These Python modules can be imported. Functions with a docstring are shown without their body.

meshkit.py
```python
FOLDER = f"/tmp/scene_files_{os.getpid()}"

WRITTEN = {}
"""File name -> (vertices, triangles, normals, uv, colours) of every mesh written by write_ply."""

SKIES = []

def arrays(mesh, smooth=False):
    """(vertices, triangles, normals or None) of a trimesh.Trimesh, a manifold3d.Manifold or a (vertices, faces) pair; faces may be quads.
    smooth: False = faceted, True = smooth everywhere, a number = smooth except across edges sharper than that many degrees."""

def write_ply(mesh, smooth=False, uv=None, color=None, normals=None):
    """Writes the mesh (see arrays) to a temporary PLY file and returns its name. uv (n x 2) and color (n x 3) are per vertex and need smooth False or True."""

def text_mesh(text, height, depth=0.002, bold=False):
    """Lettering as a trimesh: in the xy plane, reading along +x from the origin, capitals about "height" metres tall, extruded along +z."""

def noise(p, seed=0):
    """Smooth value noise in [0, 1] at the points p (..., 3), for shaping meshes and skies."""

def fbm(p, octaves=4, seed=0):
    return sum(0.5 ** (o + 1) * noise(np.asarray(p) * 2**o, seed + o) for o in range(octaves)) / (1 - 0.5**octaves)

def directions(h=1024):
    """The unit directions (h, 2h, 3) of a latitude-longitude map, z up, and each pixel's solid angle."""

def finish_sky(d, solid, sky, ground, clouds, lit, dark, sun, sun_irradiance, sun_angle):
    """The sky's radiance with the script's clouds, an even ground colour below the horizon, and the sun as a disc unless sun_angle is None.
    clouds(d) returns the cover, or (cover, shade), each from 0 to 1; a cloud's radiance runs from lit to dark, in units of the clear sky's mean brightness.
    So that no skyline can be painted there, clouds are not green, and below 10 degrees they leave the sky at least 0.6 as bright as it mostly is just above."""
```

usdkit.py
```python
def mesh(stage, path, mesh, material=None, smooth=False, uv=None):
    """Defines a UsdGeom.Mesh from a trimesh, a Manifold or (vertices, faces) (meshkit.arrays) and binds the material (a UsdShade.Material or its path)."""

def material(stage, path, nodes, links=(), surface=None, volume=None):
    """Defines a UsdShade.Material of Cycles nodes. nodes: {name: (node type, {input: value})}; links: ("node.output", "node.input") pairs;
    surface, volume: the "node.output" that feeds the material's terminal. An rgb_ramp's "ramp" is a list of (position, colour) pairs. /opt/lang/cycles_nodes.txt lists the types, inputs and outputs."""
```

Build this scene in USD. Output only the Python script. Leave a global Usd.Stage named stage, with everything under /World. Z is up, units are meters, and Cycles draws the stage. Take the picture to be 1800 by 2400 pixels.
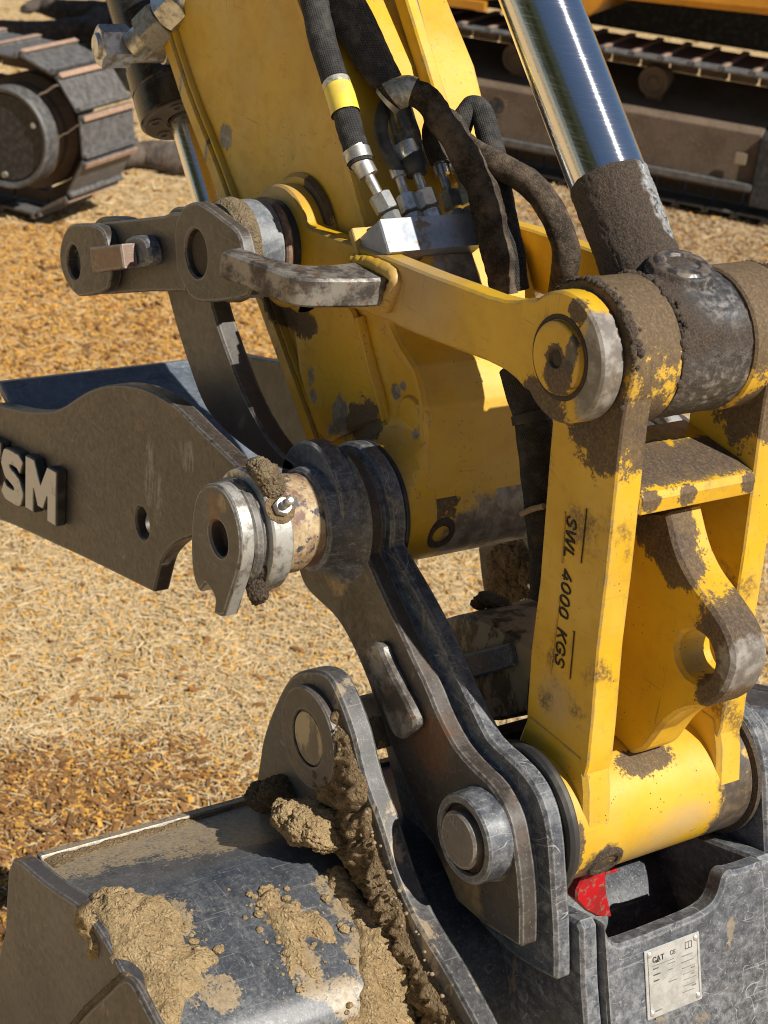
import math, random, numpy as np, trimesh, manifold3d, usdkit, meshkit
import shapely.geometry as sg, shapely.ops
from shapely import affinity
from pxr import Usd, UsdGeom, UsdLux, UsdShade, Gf, Sdf, Vt
from scipy import ndimage
random.seed(7); RNG = np.random.default_rng(7)

# ---------------------------------------------------------------- camera, sky, sun, exposure
stage = Usd.Stage.CreateInMemory()
UsdGeom.SetStageUpAxis(stage, 'Z'); UsdGeom.SetStageMetersPerUnit(stage, 1.0)
UsdGeom.Xform.Define(stage, '/World'); UsdGeom.Scope.Define(stage, '/World/Looks')
F = 3900.0                                   # focal length in pixels of an 1800 x 2400 picture
CAM = np.array([0.91142924, -0.75733647, 1.45])
R = np.array([[0.53181638, 0.40643915, -0.74295259], [0.84115082, -0.15182239, 0.51905226], [0.09816632, -0.90097568, -0.42261826]])
EXPOSURE = 0.5
SKY_STRENGTH = 0.05
SUN_INTENSITY = 1.25
SUN = np.array([1.0, 0.35, 1.10]); SUN /= np.linalg.norm(SUN)
cam = UsdGeom.Camera.Define(stage, '/World/camera')
right, down, fwd = R[:, 0], R[:, 1], R[:, 2]
cam.AddTransformOp().Set(Gf.Matrix4d(*[float(x) for row in (np.r_[right, 0], np.r_[-down, 0], np.r_[-fwd, 0], np.r_[CAM, 1]) for x in row]))
cam.CreateHorizontalApertureAttr(36.0); cam.CreateVerticalApertureAttr(48.0)
cam.CreateFocalLengthAttr(36.0 * F / 1800); cam.CreateClippingRangeAttr(Gf.Vec2f(0.05, 1000))
cam.CreateFStopAttr(20.0); cam.CreateFocusDistanceAttr(1.5); cam.CreateExposureAttr(EXPOSURE)
el, az = math.asin(SUN[2]), math.atan2(SUN[0], SUN[1])
usdkit.material(stage, '/World/Looks/sky_look', {
    's': ('sky_texture', {'sky_type': 'single_scattering', 'sun_disc': False, 'sun_elevation': el, 'sun_rotation': az, 'altitude': 300.0, 'aerosol_density': 0.6}),
    'b': ('background_shader', {'strength': SKY_STRENGTH})}, [('s.color', 'b.color')], surface='b.background')
dome = UsdLux.DomeLight.Define(stage, '/World/sky')
UsdShade.MaterialBindingAPI.Apply(dome.GetPrim()).Bind(UsdShade.Material.Get(stage, '/World/Looks/sky_look'))
sun = UsdLux.DistantLight.Define(stage, '/World/sun')
zx = SUN; xx = np.cross([0, 0, 1], zx); xx /= np.linalg.norm(xx); yx = np.cross(zx, xx)
sun.AddTransformOp().Set(Gf.Matrix4d(*[float(v) for row in (np.r_[xx, 0], np.r_[yx, 0], np.r_[zx, 0], 0, 0, 0, 1) for v in np.atleast_1d(row)]))
sun.CreateIntensityAttr(SUN_INTENSITY); sun.CreateAngleAttr(0.5); sun.CreateNormalizeAttr(True); sun.CreateColorAttr(Gf.Vec3f(1.0, 0.95, 0.86))

# ---------------------------------------------------------------- geometry helpers
# The machine's pins all run along +y; +x points out of the bucket link, z is up. A plate is drawn as its
# outline on the plane y = const it really lies in, and gets its real thickness along y.
GLEV = -0.40                                 # height of the ground below the origin
YC = 0.178                                   # the arm's plane of symmetry
def ray(px, py): return R @ np.array([(px - 900) / F, (py - 1200) / F, 1.0])
def at(px, py, y):
    w = ray(px, py); t = (y - CAM[1]) / w[1]; p = CAM + t * w; return np.array([p[0], p[2]])
def at3(px, py, y): p = at(px, py, y); return np.array([p[0], y, p[1]])
def on_plane(px, py, p0, n):
    w = ray(px, py); return CAM + w * (((p0 - CAM) @ n) / (w @ n))
def chaikin(pts, it=2):
    """Rounds a closed outline; a point given as (x, y, 1) stays a sharp corner."""
    p = [(np.array(q[:2], float), len(q) > 2) for q in pts]
    for _ in range(it):
        out = []
        for i, (a, h) in enumerate(p):
            if h: out.append((a, True)); continue
            b, c = p[i - 1], p[(i + 1) % len(p)]
            out += [((a * .75 + b[0] * .25) if not b[1] else a * .6 + b[0] * .4, False), ((a * .75 + c[0] * .25) if not c[1] else a * .6 + c[0] * .4, False)]
        p = out
    return np.array([a for a, _ in p])
def outline(pix, y, it=2):
    q = [tuple(at(a[0], a[1], y)) + tuple(a[2:]) for a in pix]
    return sg.Polygon(chaikin(q, it) if it else np.array([a[:2] for a in q])).buffer(0)
def disc(c, r, n=64):
    a = np.linspace(0, 2 * np.pi, n, endpoint=False); return sg.Polygon(np.c_[c[0] + r * np.cos(a), c[1] + r * np.sin(a)])
def big(poly): return max(poly.geoms, key=lambda g: g.area) if hasattr(poly, 'geoms') else poly
def soft(poly, r):                           # rounds concave and convex corners
    return big(poly.buffer(r).buffer(-2 * r).buffer(r))
def dense(c, step):
    c = np.asarray(c)[:-1]; out = []
    for i in range(len(c)):
        a, b = c[i], c[(i + 1) % len(c)]; n = max(1, int(np.linalg.norm(b - a) / step))
        out += [a + (b - a) * k / n for k in range(n)]
    return np.array(out)
def offset_ring(c, d):
    e1 = c - np.roll(c, 1, 0); e2 = np.roll(c, -1, 0) - c
    n1 = np.c_[-e1[:, 1], e1[:, 0]]; n2 = np.c_[-e2[:, 1], e2[:, 0]]
    n1 /= np.maximum(np.linalg.norm(n1, axis=1, keepdims=True), 1e-12); n2 /= np.maximum(np.linalg.norm(n2, axis=1, keepdims=True), 1e-12)
    m = n1 + n2; m /= np.maximum((m * n1).sum(1, keepdims=True), 0.5) * 1.0
    return c + m * d * 0.999 / np.maximum(np.linalg.norm(m, axis=1, keepdims=True) / np.minimum(np.linalg.norm(m, axis=1, keepdims=True), 1.6), 1)
def slab(poly, y0, y1, c=0.0015, wob=0.0, frame=None, step=None):
    """Extrudes a polygon in (x, z) from y0 to y1 with chamfered edges. frame = (origin, ex, ez, ey) for another plane."""
    poly = big(poly).simplify(2e-4); poly = sg.polygon.orient(poly)
    if step: rings = [dense(np.array(r.coords), step) for r in [poly.exterior, *poly.interiors]]
    else: rings = [np.array(r.coords)[:-1] for r in [poly.exterior, *poly.interiors]]
    v, f, base = [], [], []
    for r in rings:
        ins = offset_ring(r, c)              # exterior ccw: left normal points inwards; interiors cw: into the material too
        n = len(r); o = len(v)
        for ring, y in ((ins, y0), (r, y0 + c), (r, y1 - c), (ins, y1)):
            v += [(p[0], y, p[1]) for p in ring]
        base.append((o, n))
        for k in range(3):
            for i in range(n):
                a, b = o + k * n + i, o + k * n + (i + 1) % n
                f += [(a, b, b + n), (a, b + n, a + n)]
    ins = [np.array([(v[o + i][0], v[o + i][2]) for i in range(n)]) for o, n in base]
    tri = manifold3d.triangulate([np.asarray(r, float) for r in ins])
    idx0 = np.concatenate([np.arange(o, o + n) for o, n in base]); idx1 = np.concatenate([np.arange(o + 3 * n, o + 4 * n) for o, n in base])
    f += [tuple(idx0[t]) for t in tri]; f += [tuple(idx1[t][::-1]) for t in tri]
    m = trimesh.Trimesh(np.array(v), np.array(f), process=False)
    if wob: m.vertices += (meshkit.fbm(m.vertices * 60, 3)[:, None] - .5) * wob
    if frame is not None:
        o, ex, ez, ey = [np.asarray(a, float) for a in frame]
        q = m.vertices.copy(); m.vertices = o + q[:, :1] * ex + q[:, 2:] * ez + q[:, 1:2] * ey
        if np.dot(np.cross(ex, ey), ez) < 0: m.faces = m.faces[:, ::-1]
    return m
def lathe(c, axis, prof, n=64, ref=None):
    """Revolves [(radius, distance along axis), ...] about the line through c along axis."""
    axis = np.asarray(axis, float); axis = axis / np.linalg.norm(axis)
    ref = np.array([0.31, 0.2, 0.93]) if ref is None else np.asarray(ref, float)
    e1 = np.cross(axis, ref); e1 /= np.linalg.norm(e1); e2 = np.cross(axis, e1)
    a = np.linspace(0, 2 * np.pi, n, endpoint=False); v = []
    for r, d in prof: v.append(np.asarray(c) + axis * d + r * (np.cos(a)[:, None] * e1 + np.sin(a)[:, None] * e2))
    v = np.concatenate(v); f = []
    for k in range(len(prof) - 1):
        for i in range(n):
            p, q = k * n + i, k * n + (i + 1) % n; f += [(p, q, q + n), (p, q + n, p + n)]
    m = trimesh.Trimesh(v, np.array(f), process=False)
    return m
def ycyl(c, r, y0, y1, ch=0.0015, bore=0.0, n=72):
    """A cylinder along y about (x, z) = c with chamfers; bore > 0 makes it a ring."""
    p = [(bore or 1e-5, y0), (r - ch, y0), (r, y0 + ch), (r, y1 - ch), (r - ch, y1), (bore or 1e-5, y1)]
    if bore: p.append((bore, y0))
    return lathe((c[0], 0, c[1]), (0, 1, 0), p, n)
def frame_of(axis, ref=(0.31, 0.2, 0.93)):
    a = np.asarray(axis, float); a = a / np.linalg.norm(a); e1 = np.cross(a, ref); e1 /= np.linalg.norm(e1); return e1, np.cross(a, e1), a
def hexnut(c, axis, r, d0, d1, ref=(0.31, 0.2, 0.93), bore=0.0):
    """A hexagon nut with turned-off corners; r is its corner radius."""
    L = d1 - d0; hexa = manifold3d.Manifold.extrude(manifold3d.CrossSection([np.array([(r * math.cos(k * math.pi / 3), r * math.sin(k * math.pi / 3)) for k in range(6)])]), L)
    t = r * .11; prof = [(0, 0), (r * .84, 0), (r, t), (r, L - t), (r * .84, L), (0, L)]
    m = hexa ^ manifold3d.Manifold.revolve(manifold3d.CrossSection([np.array(prof)]), 48)
    if bore: m = m - manifold3d.Manifold.cylinder(L * 3, bore, bore, 32).translate((0, 0, -L))
    q = m.to_mesh(); v = np.asarray(q.vert_properties)[:, :3]; e1, e2, a = frame_of(axis, ref)
    return trimesh.Trimesh(np.asarray(c) + v[:, :1] * e1 + v[:, 1:2] * e2 + (v[:, 2:] + d0) * a, q.tri_verts, process=False)
def box3(o, ex, ey, ez, lx, ly, lz, c=0.001):
    """A chamfered box: corner o, unit axes and lengths."""
    return slab(sg.box(0, 0, lx, lz), 0, ly, c, frame=(o, ex, ez, ey))
def cat(*ms): return trimesh.util.concatenate([m for m in ms if m is not None])
def spline(P, n=60):
    P = np.asarray(P, float); Q = np.vstack([2 * P[0] - P[1], P, 2 * P[-1] - P[-2]]); out = []
    k = len(P) - 1
    for t in np.linspace(0, k - 1e-9, n):
        i = int(t); u = t - i; a, b, c, d = Q[i:i + 4]
        out.append(.5 * (2 * b + (c - a) * u + (2 * a - 5 * b + 4 * c - d) * u * u + (3 * b - a - 3 * c + d) * u ** 3))
    return np.array(out)
def tube(P, r, n=60, seg=20, bump=0.0, freq=60, seed=0, flat=None, caps=True, raw=False):
    """A hose along the spline through P; r one radius or one for each control point; flat = (direction, factor) squashes it."""
    C = np.asarray(P, float) if raw else spline(P, n); n = len(C)
    rr = np.full(n, r, float) if np.ndim(r) == 0 else np.interp(np.linspace(0, 1, n), np.linspace(0, 1, len(r)), r)
    T = np.gradient(C, axis=0); T /= np.linalg.norm(T, axis=1, keepdims=True)
    e = np.cross(T[0], [0.3, 0.5, 0.8]); e /= np.linalg.norm(e); v = []
    for i in range(n):
        e = e - T[i] * (e @ T[i]); e /= np.linalg.norm(e); g = np.cross(T[i], e)
        a = np.linspace(0, 2 * np.pi, seg, endpoint=False)
        off = rr[i] * (np.cos(a)[:, None] * e + np.sin(a)[:, None] * g)
        if flat is not None:
            d = np.asarray(flat[0], float); d = d / np.linalg.norm(d); off = off - np.outer(off @ d, d) * (1 - flat[1])
        p = C[i] + off
        if bump: p = p + off / rr[i] * ((meshkit.fbm(p * freq, 3, seed)[:, None] - .5) * 2 * bump)
        v.append(p)
    v = np.concatenate(v); f = []
    for k in range(n - 1):
        for i in range(seg):
            p, q = k * seg + i, k * seg + (i + 1) % seg; f += [(p, q, q + seg), (p, q + seg, p + seg)]
    if caps:
        v = np.vstack([v, C[0], C[-1]]); a, b = len(v) - 2, len(v) - 1
        f += [(a, (i + 1) % seg, i) for i in range(seg)]; f += [(b, (n - 1) * seg + i, (n - 1) * seg + (i + 1) % seg) for i in range(seg)]
    m = trimesh.Trimesh(v, np.array(f), process=False)
    return m

# ---------------------------------------------------------------- material graphs
class G:
    def __init__(s): s.n, s.l, s.k = {}, [], 0; s.pos = s.add('geometry', {}) + '.position'
    def add(s, kind, inp, **links):
        s.k += 1; name = f'n{s.k}'; lit = {}
        for k, v in {**inp, **links}.items():
            if isinstance(v, str) and '.' in v: s.l.append((v, f'{name}.{k}'))
            else: lit[k] = v
        s.n[name] = (kind, lit); return name
    def noise(s, scale, detail=4, rough=.55, dist=0., vec=None, **k): return s.add('noise_texture', dict(scale=float(scale), detail=float(detail), roughness=rough, distortion=float(dist), **k), vector=vec or s.pos) + '.fac'
    def vor(s, scale, feature='f1', out='distance', vec=None, **k): return s.add('voronoi_texture', dict(scale=float(scale), feature=feature, **k), vector=vec or s.pos) + '.' + out
    def stretch(s, sc, rot=(0, 0, 0), vec=None): return s.add('mapping', dict(scale=sc, rotation=rot), vector=vec or s.pos) + '.vector'
    def rng(s, v, a, b, lo=0., hi=1., smooth=True): return s.add('map_range', dict(range_type='smoothstep' if smooth else 'linear', from_min=float(a), from_max=float(b), to_min=float(lo), to_max=float(hi), clamp=True), value=v) + '.result'
    def m(s, op, a, b=.5, clamp=False): return s.add('math', dict(math_type=op, use_clamp=clamp), value1=a, value2=b) + '.value'
    def mix(s, f, a, b, kind='mix'): return s.add('mix', dict(mix_type=kind), fac=f, color1=a, color2=b) + '.color'
    def dist(s, p, scale=(1, 1, 1)):
        d = s.add('vector_math', dict(math_type='subtract', vector2=tuple(map(float, p))), vector1=s.pos) + '.vector'
        if scale != (1, 1, 1): d = s.add('vector_math', dict(math_type='multiply', vector2=tuple(map(float, scale))), vector1=d) + '.vector'
        return s.add('vector_math', dict(math_type='length'), vector1=d) + '.value'
    def blob(s, p, r, soft=.35, amp=.5, nscale=40, scale=(1, 1, 1)):
        """Mask: 1 round the point p out to about r metres, with a ragged border."""
        n = s.noise(nscale, 6, .65); d = s.dist(p, scale)
        d = s.m('add', d, s.m('multiply', s.m('subtract', n, .5), amp * 2 * r))
        return s.rng(d, r * (1 - soft), r * (1 + soft), 1., 0.)
    def xyz(s, v=None): n = s.add('separate_xyz', {}, vector=v or s.pos); return n + '.x', n + '.y', n + '.z'
    def edge(s, r=.004):                      # 1 on sharp outer edges
        b = s.add('bevel', dict(radius=r, samples=4)) + '.bevel'; g = s.add('geometry', {}) + '.normal'
        d = s.add('vector_math', dict(math_type='dot_product'), vector1=b, vector2=g) + '.value'
        return s.rng(d, .99, .90, 0., 1.)
    def bumped(s, h, strength=.4, dist=.002, r=0.0):
        kw = {}
        if r: kw['normal'] = s.add('bevel', dict(radius=r, samples=4)) + '.bevel'
        return s.add('bump', dict(strength=strength, distance=dist), height=h, **kw) + '.normal'
    def done(s, name, color, rough=.5, metal=0., normal=None, spec=.5, **k):
        kw = dict(base_color=color, roughness=rough, metallic=metal)
        kw.update({a: k.pop(a) for a in list(k) if isinstance(k[a], str)})
        if normal: kw['normal'] = normal
        p = s.add('principled_bsdf', dict(specular_ior_level=spec, **k), **kw)
        return usdkit.material(stage, f'/World/Looks/{name}', s.n, s.l, surface=p + '.BSDF')

YEL, YEL2 = (.57, .335, .012), (.47, .265, .012)
MUDC, DUST, GREASE, STEEL, DARK = (.30, .205, .105), (.36, .27, .16), (.052, .036, .024), (.21, .20, .185), (.022, .024, .028)
def paint(name, blobs=(), wear=.35, dirt=.35, grease=0.0, edge=True, speck=1.0, base=YEL, base2=YEL2, fade=0.0):
    """Worn yellow paint. blobs: (kind, centre, radius[, scale]) local stains with their own outline."""
    g = G(); n1 = g.noise(9, 5, .6); n2 = g.noise(55, 6, .65); n3 = g.noise(240, 4, .6)
    c = g.mix(g.rng(n1, .35, .7), base, base2)
    c = g.mix(g.m('multiply', g.rng(n2, .45, .75), .25), c, (.38, .20, .012))
    if fade: c = g.mix(g.m('multiply', g.rng(g.noise(14, 4, .6), .4, .65), fade), c, (.55, .42, .16))
    rough = g.rng(n2, .3, .7, .34, .52); h = g.m('multiply', n3, .3)
    # streaks of rubbed-in dirt
    sv = g.stretch((30, 30, 220), (.4, .7, 0)); st = g.noise(1.0, 5, .7, vec=sv)
    c = g.mix(g.m('multiply', g.rng(st, .55, .78), dirt), c, (.22, .135, .05))
    sp = g.vor(170); sm = g.m('multiply', g.rng(sp, .16, .06), g.rng(g.noise(30, 3), .52, .62))
    c = g.mix(g.m('multiply', sm, speck), c, (.05, .035, .025))
    for sc_, ro_ in (((260, 260, 9), (.35, .2, .1)), ((9, 300, 300), (.1, .6, .2)), ((300, 300, 14), (.9, -.5, .3))):
        sn = g.noise(1., 3, .6, vec=g.stretch(sc_, ro_)); c = g.mix(g.m('multiply', g.m('multiply', g.rng(sn, .66, .71), g.rng(g.noise(11, 4), .46, .58)), .55), c, (.16, .10, .04))
    # chips down to grey primer
    ch = g.m('multiply', g.rng(g.noise(85, 8, .74), .640, .650), g.rng(g.noise(8, 4), .46, .58))
    c = g.mix(g.m('multiply', ch, wear * 2, True), c, (.16, .155, .14))
    if edge:
        e = g.m('multiply', g.edge(.004), g.rng(g.noise(90, 5, .7), .42, .58)); c = g.mix(g.m('multiply', e, .75), c, (.20, .17, .13))
    for b in blobs:
        kind, p, r = b[:3]; sc = b[3] if len(b) > 3 else (1, 1, 1)
        mk = g.blob(p, r, {'grease': .3, 'dust': .8}.get(kind, .14), .6, min(230, 2.4 / r), sc)
        if kind == 'grease':
            fine = g.noise(330, 6, .78); v = g.m('add', g.m('add', g.m('multiply', mk, .95), g.m('multiply', g.m('subtract', fine, .5), 2.0)), g.m('multiply', g.m('subtract', g.noise(48, 5, .7), .5), .9))
            mk = g.m('multiply', g.rng(v, .38, .64), g.rng(mk, .0, .10))
            gc = g.mix(g.rng(fine, .4, .7), (.050, .034, .022), (.15, .098, .055))
            c = g.mix(g.m('multiply', mk, .95), c, gc); rough = g.add('mix_float', {}, fac=mk, a=rough, b=.8) + '.result'
            h = g.m('add', h, g.m('multiply', mk, g.m('multiply', fine, 1.6)))
        elif kind == 'dust':
            c = g.mix(g.m('multiply', mk, .6), c, DUST)
        else:                                  # bare: paint gone, grey steel with brown film
            mk = g.m('multiply', mk, g.rng(g.noise(110, 5, .7), .25, .4), True)
            bc = g.mix(g.rng(g.noise(60, 5, .65), .4, .65), (.125, .105, .09), (.26, .24, .21)) if kind == 'bare' else g.mix(g.rng(g.noise(90, 5, .65), .4, .65), (.05, .04, .032), (.11, .08, .055))
            c = g.mix(mk, c, bc); h = g.m('subtract', h, g.m('multiply', mk, .6))
    if grease:
        gm = g.m('multiply', g.rng(g.noise(13, 6, .65), .62 - grease * .3, .72 - grease * .3), g.rng(g.noise(300, 4, .7), .3, .6)); c = g.mix(g.m('multiply', gm, .85), c, (.085, .055, .03))
    return g.done(name, c, rough, 0., g.bumped(h, .35, .0012))
def steel(name, base=DARK, dust=.4, rust=.2, mud=.15, light=(.21, .215, .215), rough=(.38, .62), edge=.6, metal=0.0, scratch=.5, blobs=(), bump=.3, fine=False, scrib=.6):
    """Black-painted or bare steel plate with pale dust, brown film, scratches and rubbed edges."""
    g = G(); n1 = g.noise(7, 7, .7); n2 = g.noise(210 if fine else 120, 7, .76); n3 = g.noise(380, 4, .65)
    c = g.mix(g.rng(n1, .38, .68), base, tuple(b * 1.7 + .006 for b in base))
    dm = g.m('multiply', g.rng(n2, .30, .74), g.rng(g.m('add', g.m('multiply', g.noise(10, 6, .7), .6), g.m('multiply', g.noise(1., 5, .7, vec=g.stretch((14, 60, 120), (.3, .6, .2))), .4)), .34, .62)); c = g.mix(g.m('multiply', dm, dust), c, light)
    sp = g.rng(n3, .60, .68); c = g.mix(g.m('multiply', sp, dust * .8), c, (.34, .31, .26))
    for k, (sc, rot) in enumerate((((9, 420, 420), (.3, .9, .2)), ((420, 420, 12), (.2, -.5, .4)), ((300, 8, 300), (.6, .1, .5)))):
        s = g.noise(1., 3, .6, vec=g.stretch(sc, rot)); c = g.mix(g.m('multiply', g.rng(s, .65, .70), scratch * .7), c, light if k != 1 else tuple(x * .4 for x in light))
    if scrib:
        for k, (q_, wd) in enumerate(((9., .0045), (17., .006), (6., .0035), (30., .008))):
            iso = g.m('absolute', g.m('subtract', g.noise(q_, 1.5, .4, 1.2, vec=g.stretch((1.0, 1.0, 1.0 + .7 * k), (.2 * k, .5 * k, .3))), .46 + .03 * k)); ln = g.m('multiply', g.rng(iso, wd, .0), g.rng(g.noise(13 + 5 * k, 4, .7), .46, .56))
            c = g.mix(g.m('multiply', ln, scrib), c, tuple(x * (.30 if max(base) > .05 else 3.0) for x in base) if k % 2 == 0 else tuple(x * .9 for x in light))
    rm = g.m('multiply', g.rng(g.noise(24, 6, .7), .55, .72), rust); c = g.mix(rm, c, (.125, .062, .03))
    mm = g.rng(g.noise(19, 7, .7, .3, vec=g.stretch((1, 1, .55))), .66 - mud * .35, .72 - mud * .35); c = g.mix(g.m('multiply', mm, min(1, mud * 2.2)), c, DUST)
    h = g.m('add', g.m('multiply', n3, .35), g.m('multiply', mm, .5))
    if edge:
        e = g.m('multiply', g.edge(.0035), g.rng(n2, .36, .56)); c = g.mix(g.m('multiply', e, edge), c, (.33, .315, .29))
    for b in blobs:
        kind, p, r = b[:3]; sc = b[3] if len(b) > 3 else (1, 1, 1)
        mk = g.blob(p, r, .3, .6, min(230, 2.4 / r), sc)
        if kind == 'bare': mk = g.m('multiply', g.m('multiply', mk, .7), g.rng(g.noise(1., 5, .7, vec=g.stretch((160, 160, 26), (0, .25, 0))), .40, .62))
        if kind == 'dust': mk = g.m('multiply', g.rng(g.m('add', g.m('multiply', mk, .9), g.m('add', g.m('multiply', g.m('subtract', n3, .5), 2.6), g.m('multiply', g.m('subtract', g.noise(60, 7, .75), .5), 2.0))), .50, .72), g.rng(mk, .0, .1))
        col = {'mud': MUDC, 'dust': DUST, 'rust': (.15, .07, .032), 'bare': (.30, .29, .27), 'dark': (.02, .017, .014), 'cream': (.50, .42, .28)}[kind]
        c = g.mix(g.m('multiply', mk, .85), c, g.mix(g.rng(n2, .3, .7), col, tuple(x * .55 for x in col)))
    ro = g.rng(g.m('add', g.m('multiply', dm, .5), n2), .3, 1.1, rough[0], rough[1])
    return g.done(name, c, ro, metal, g.bumped(h, bump, .0012))

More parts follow.
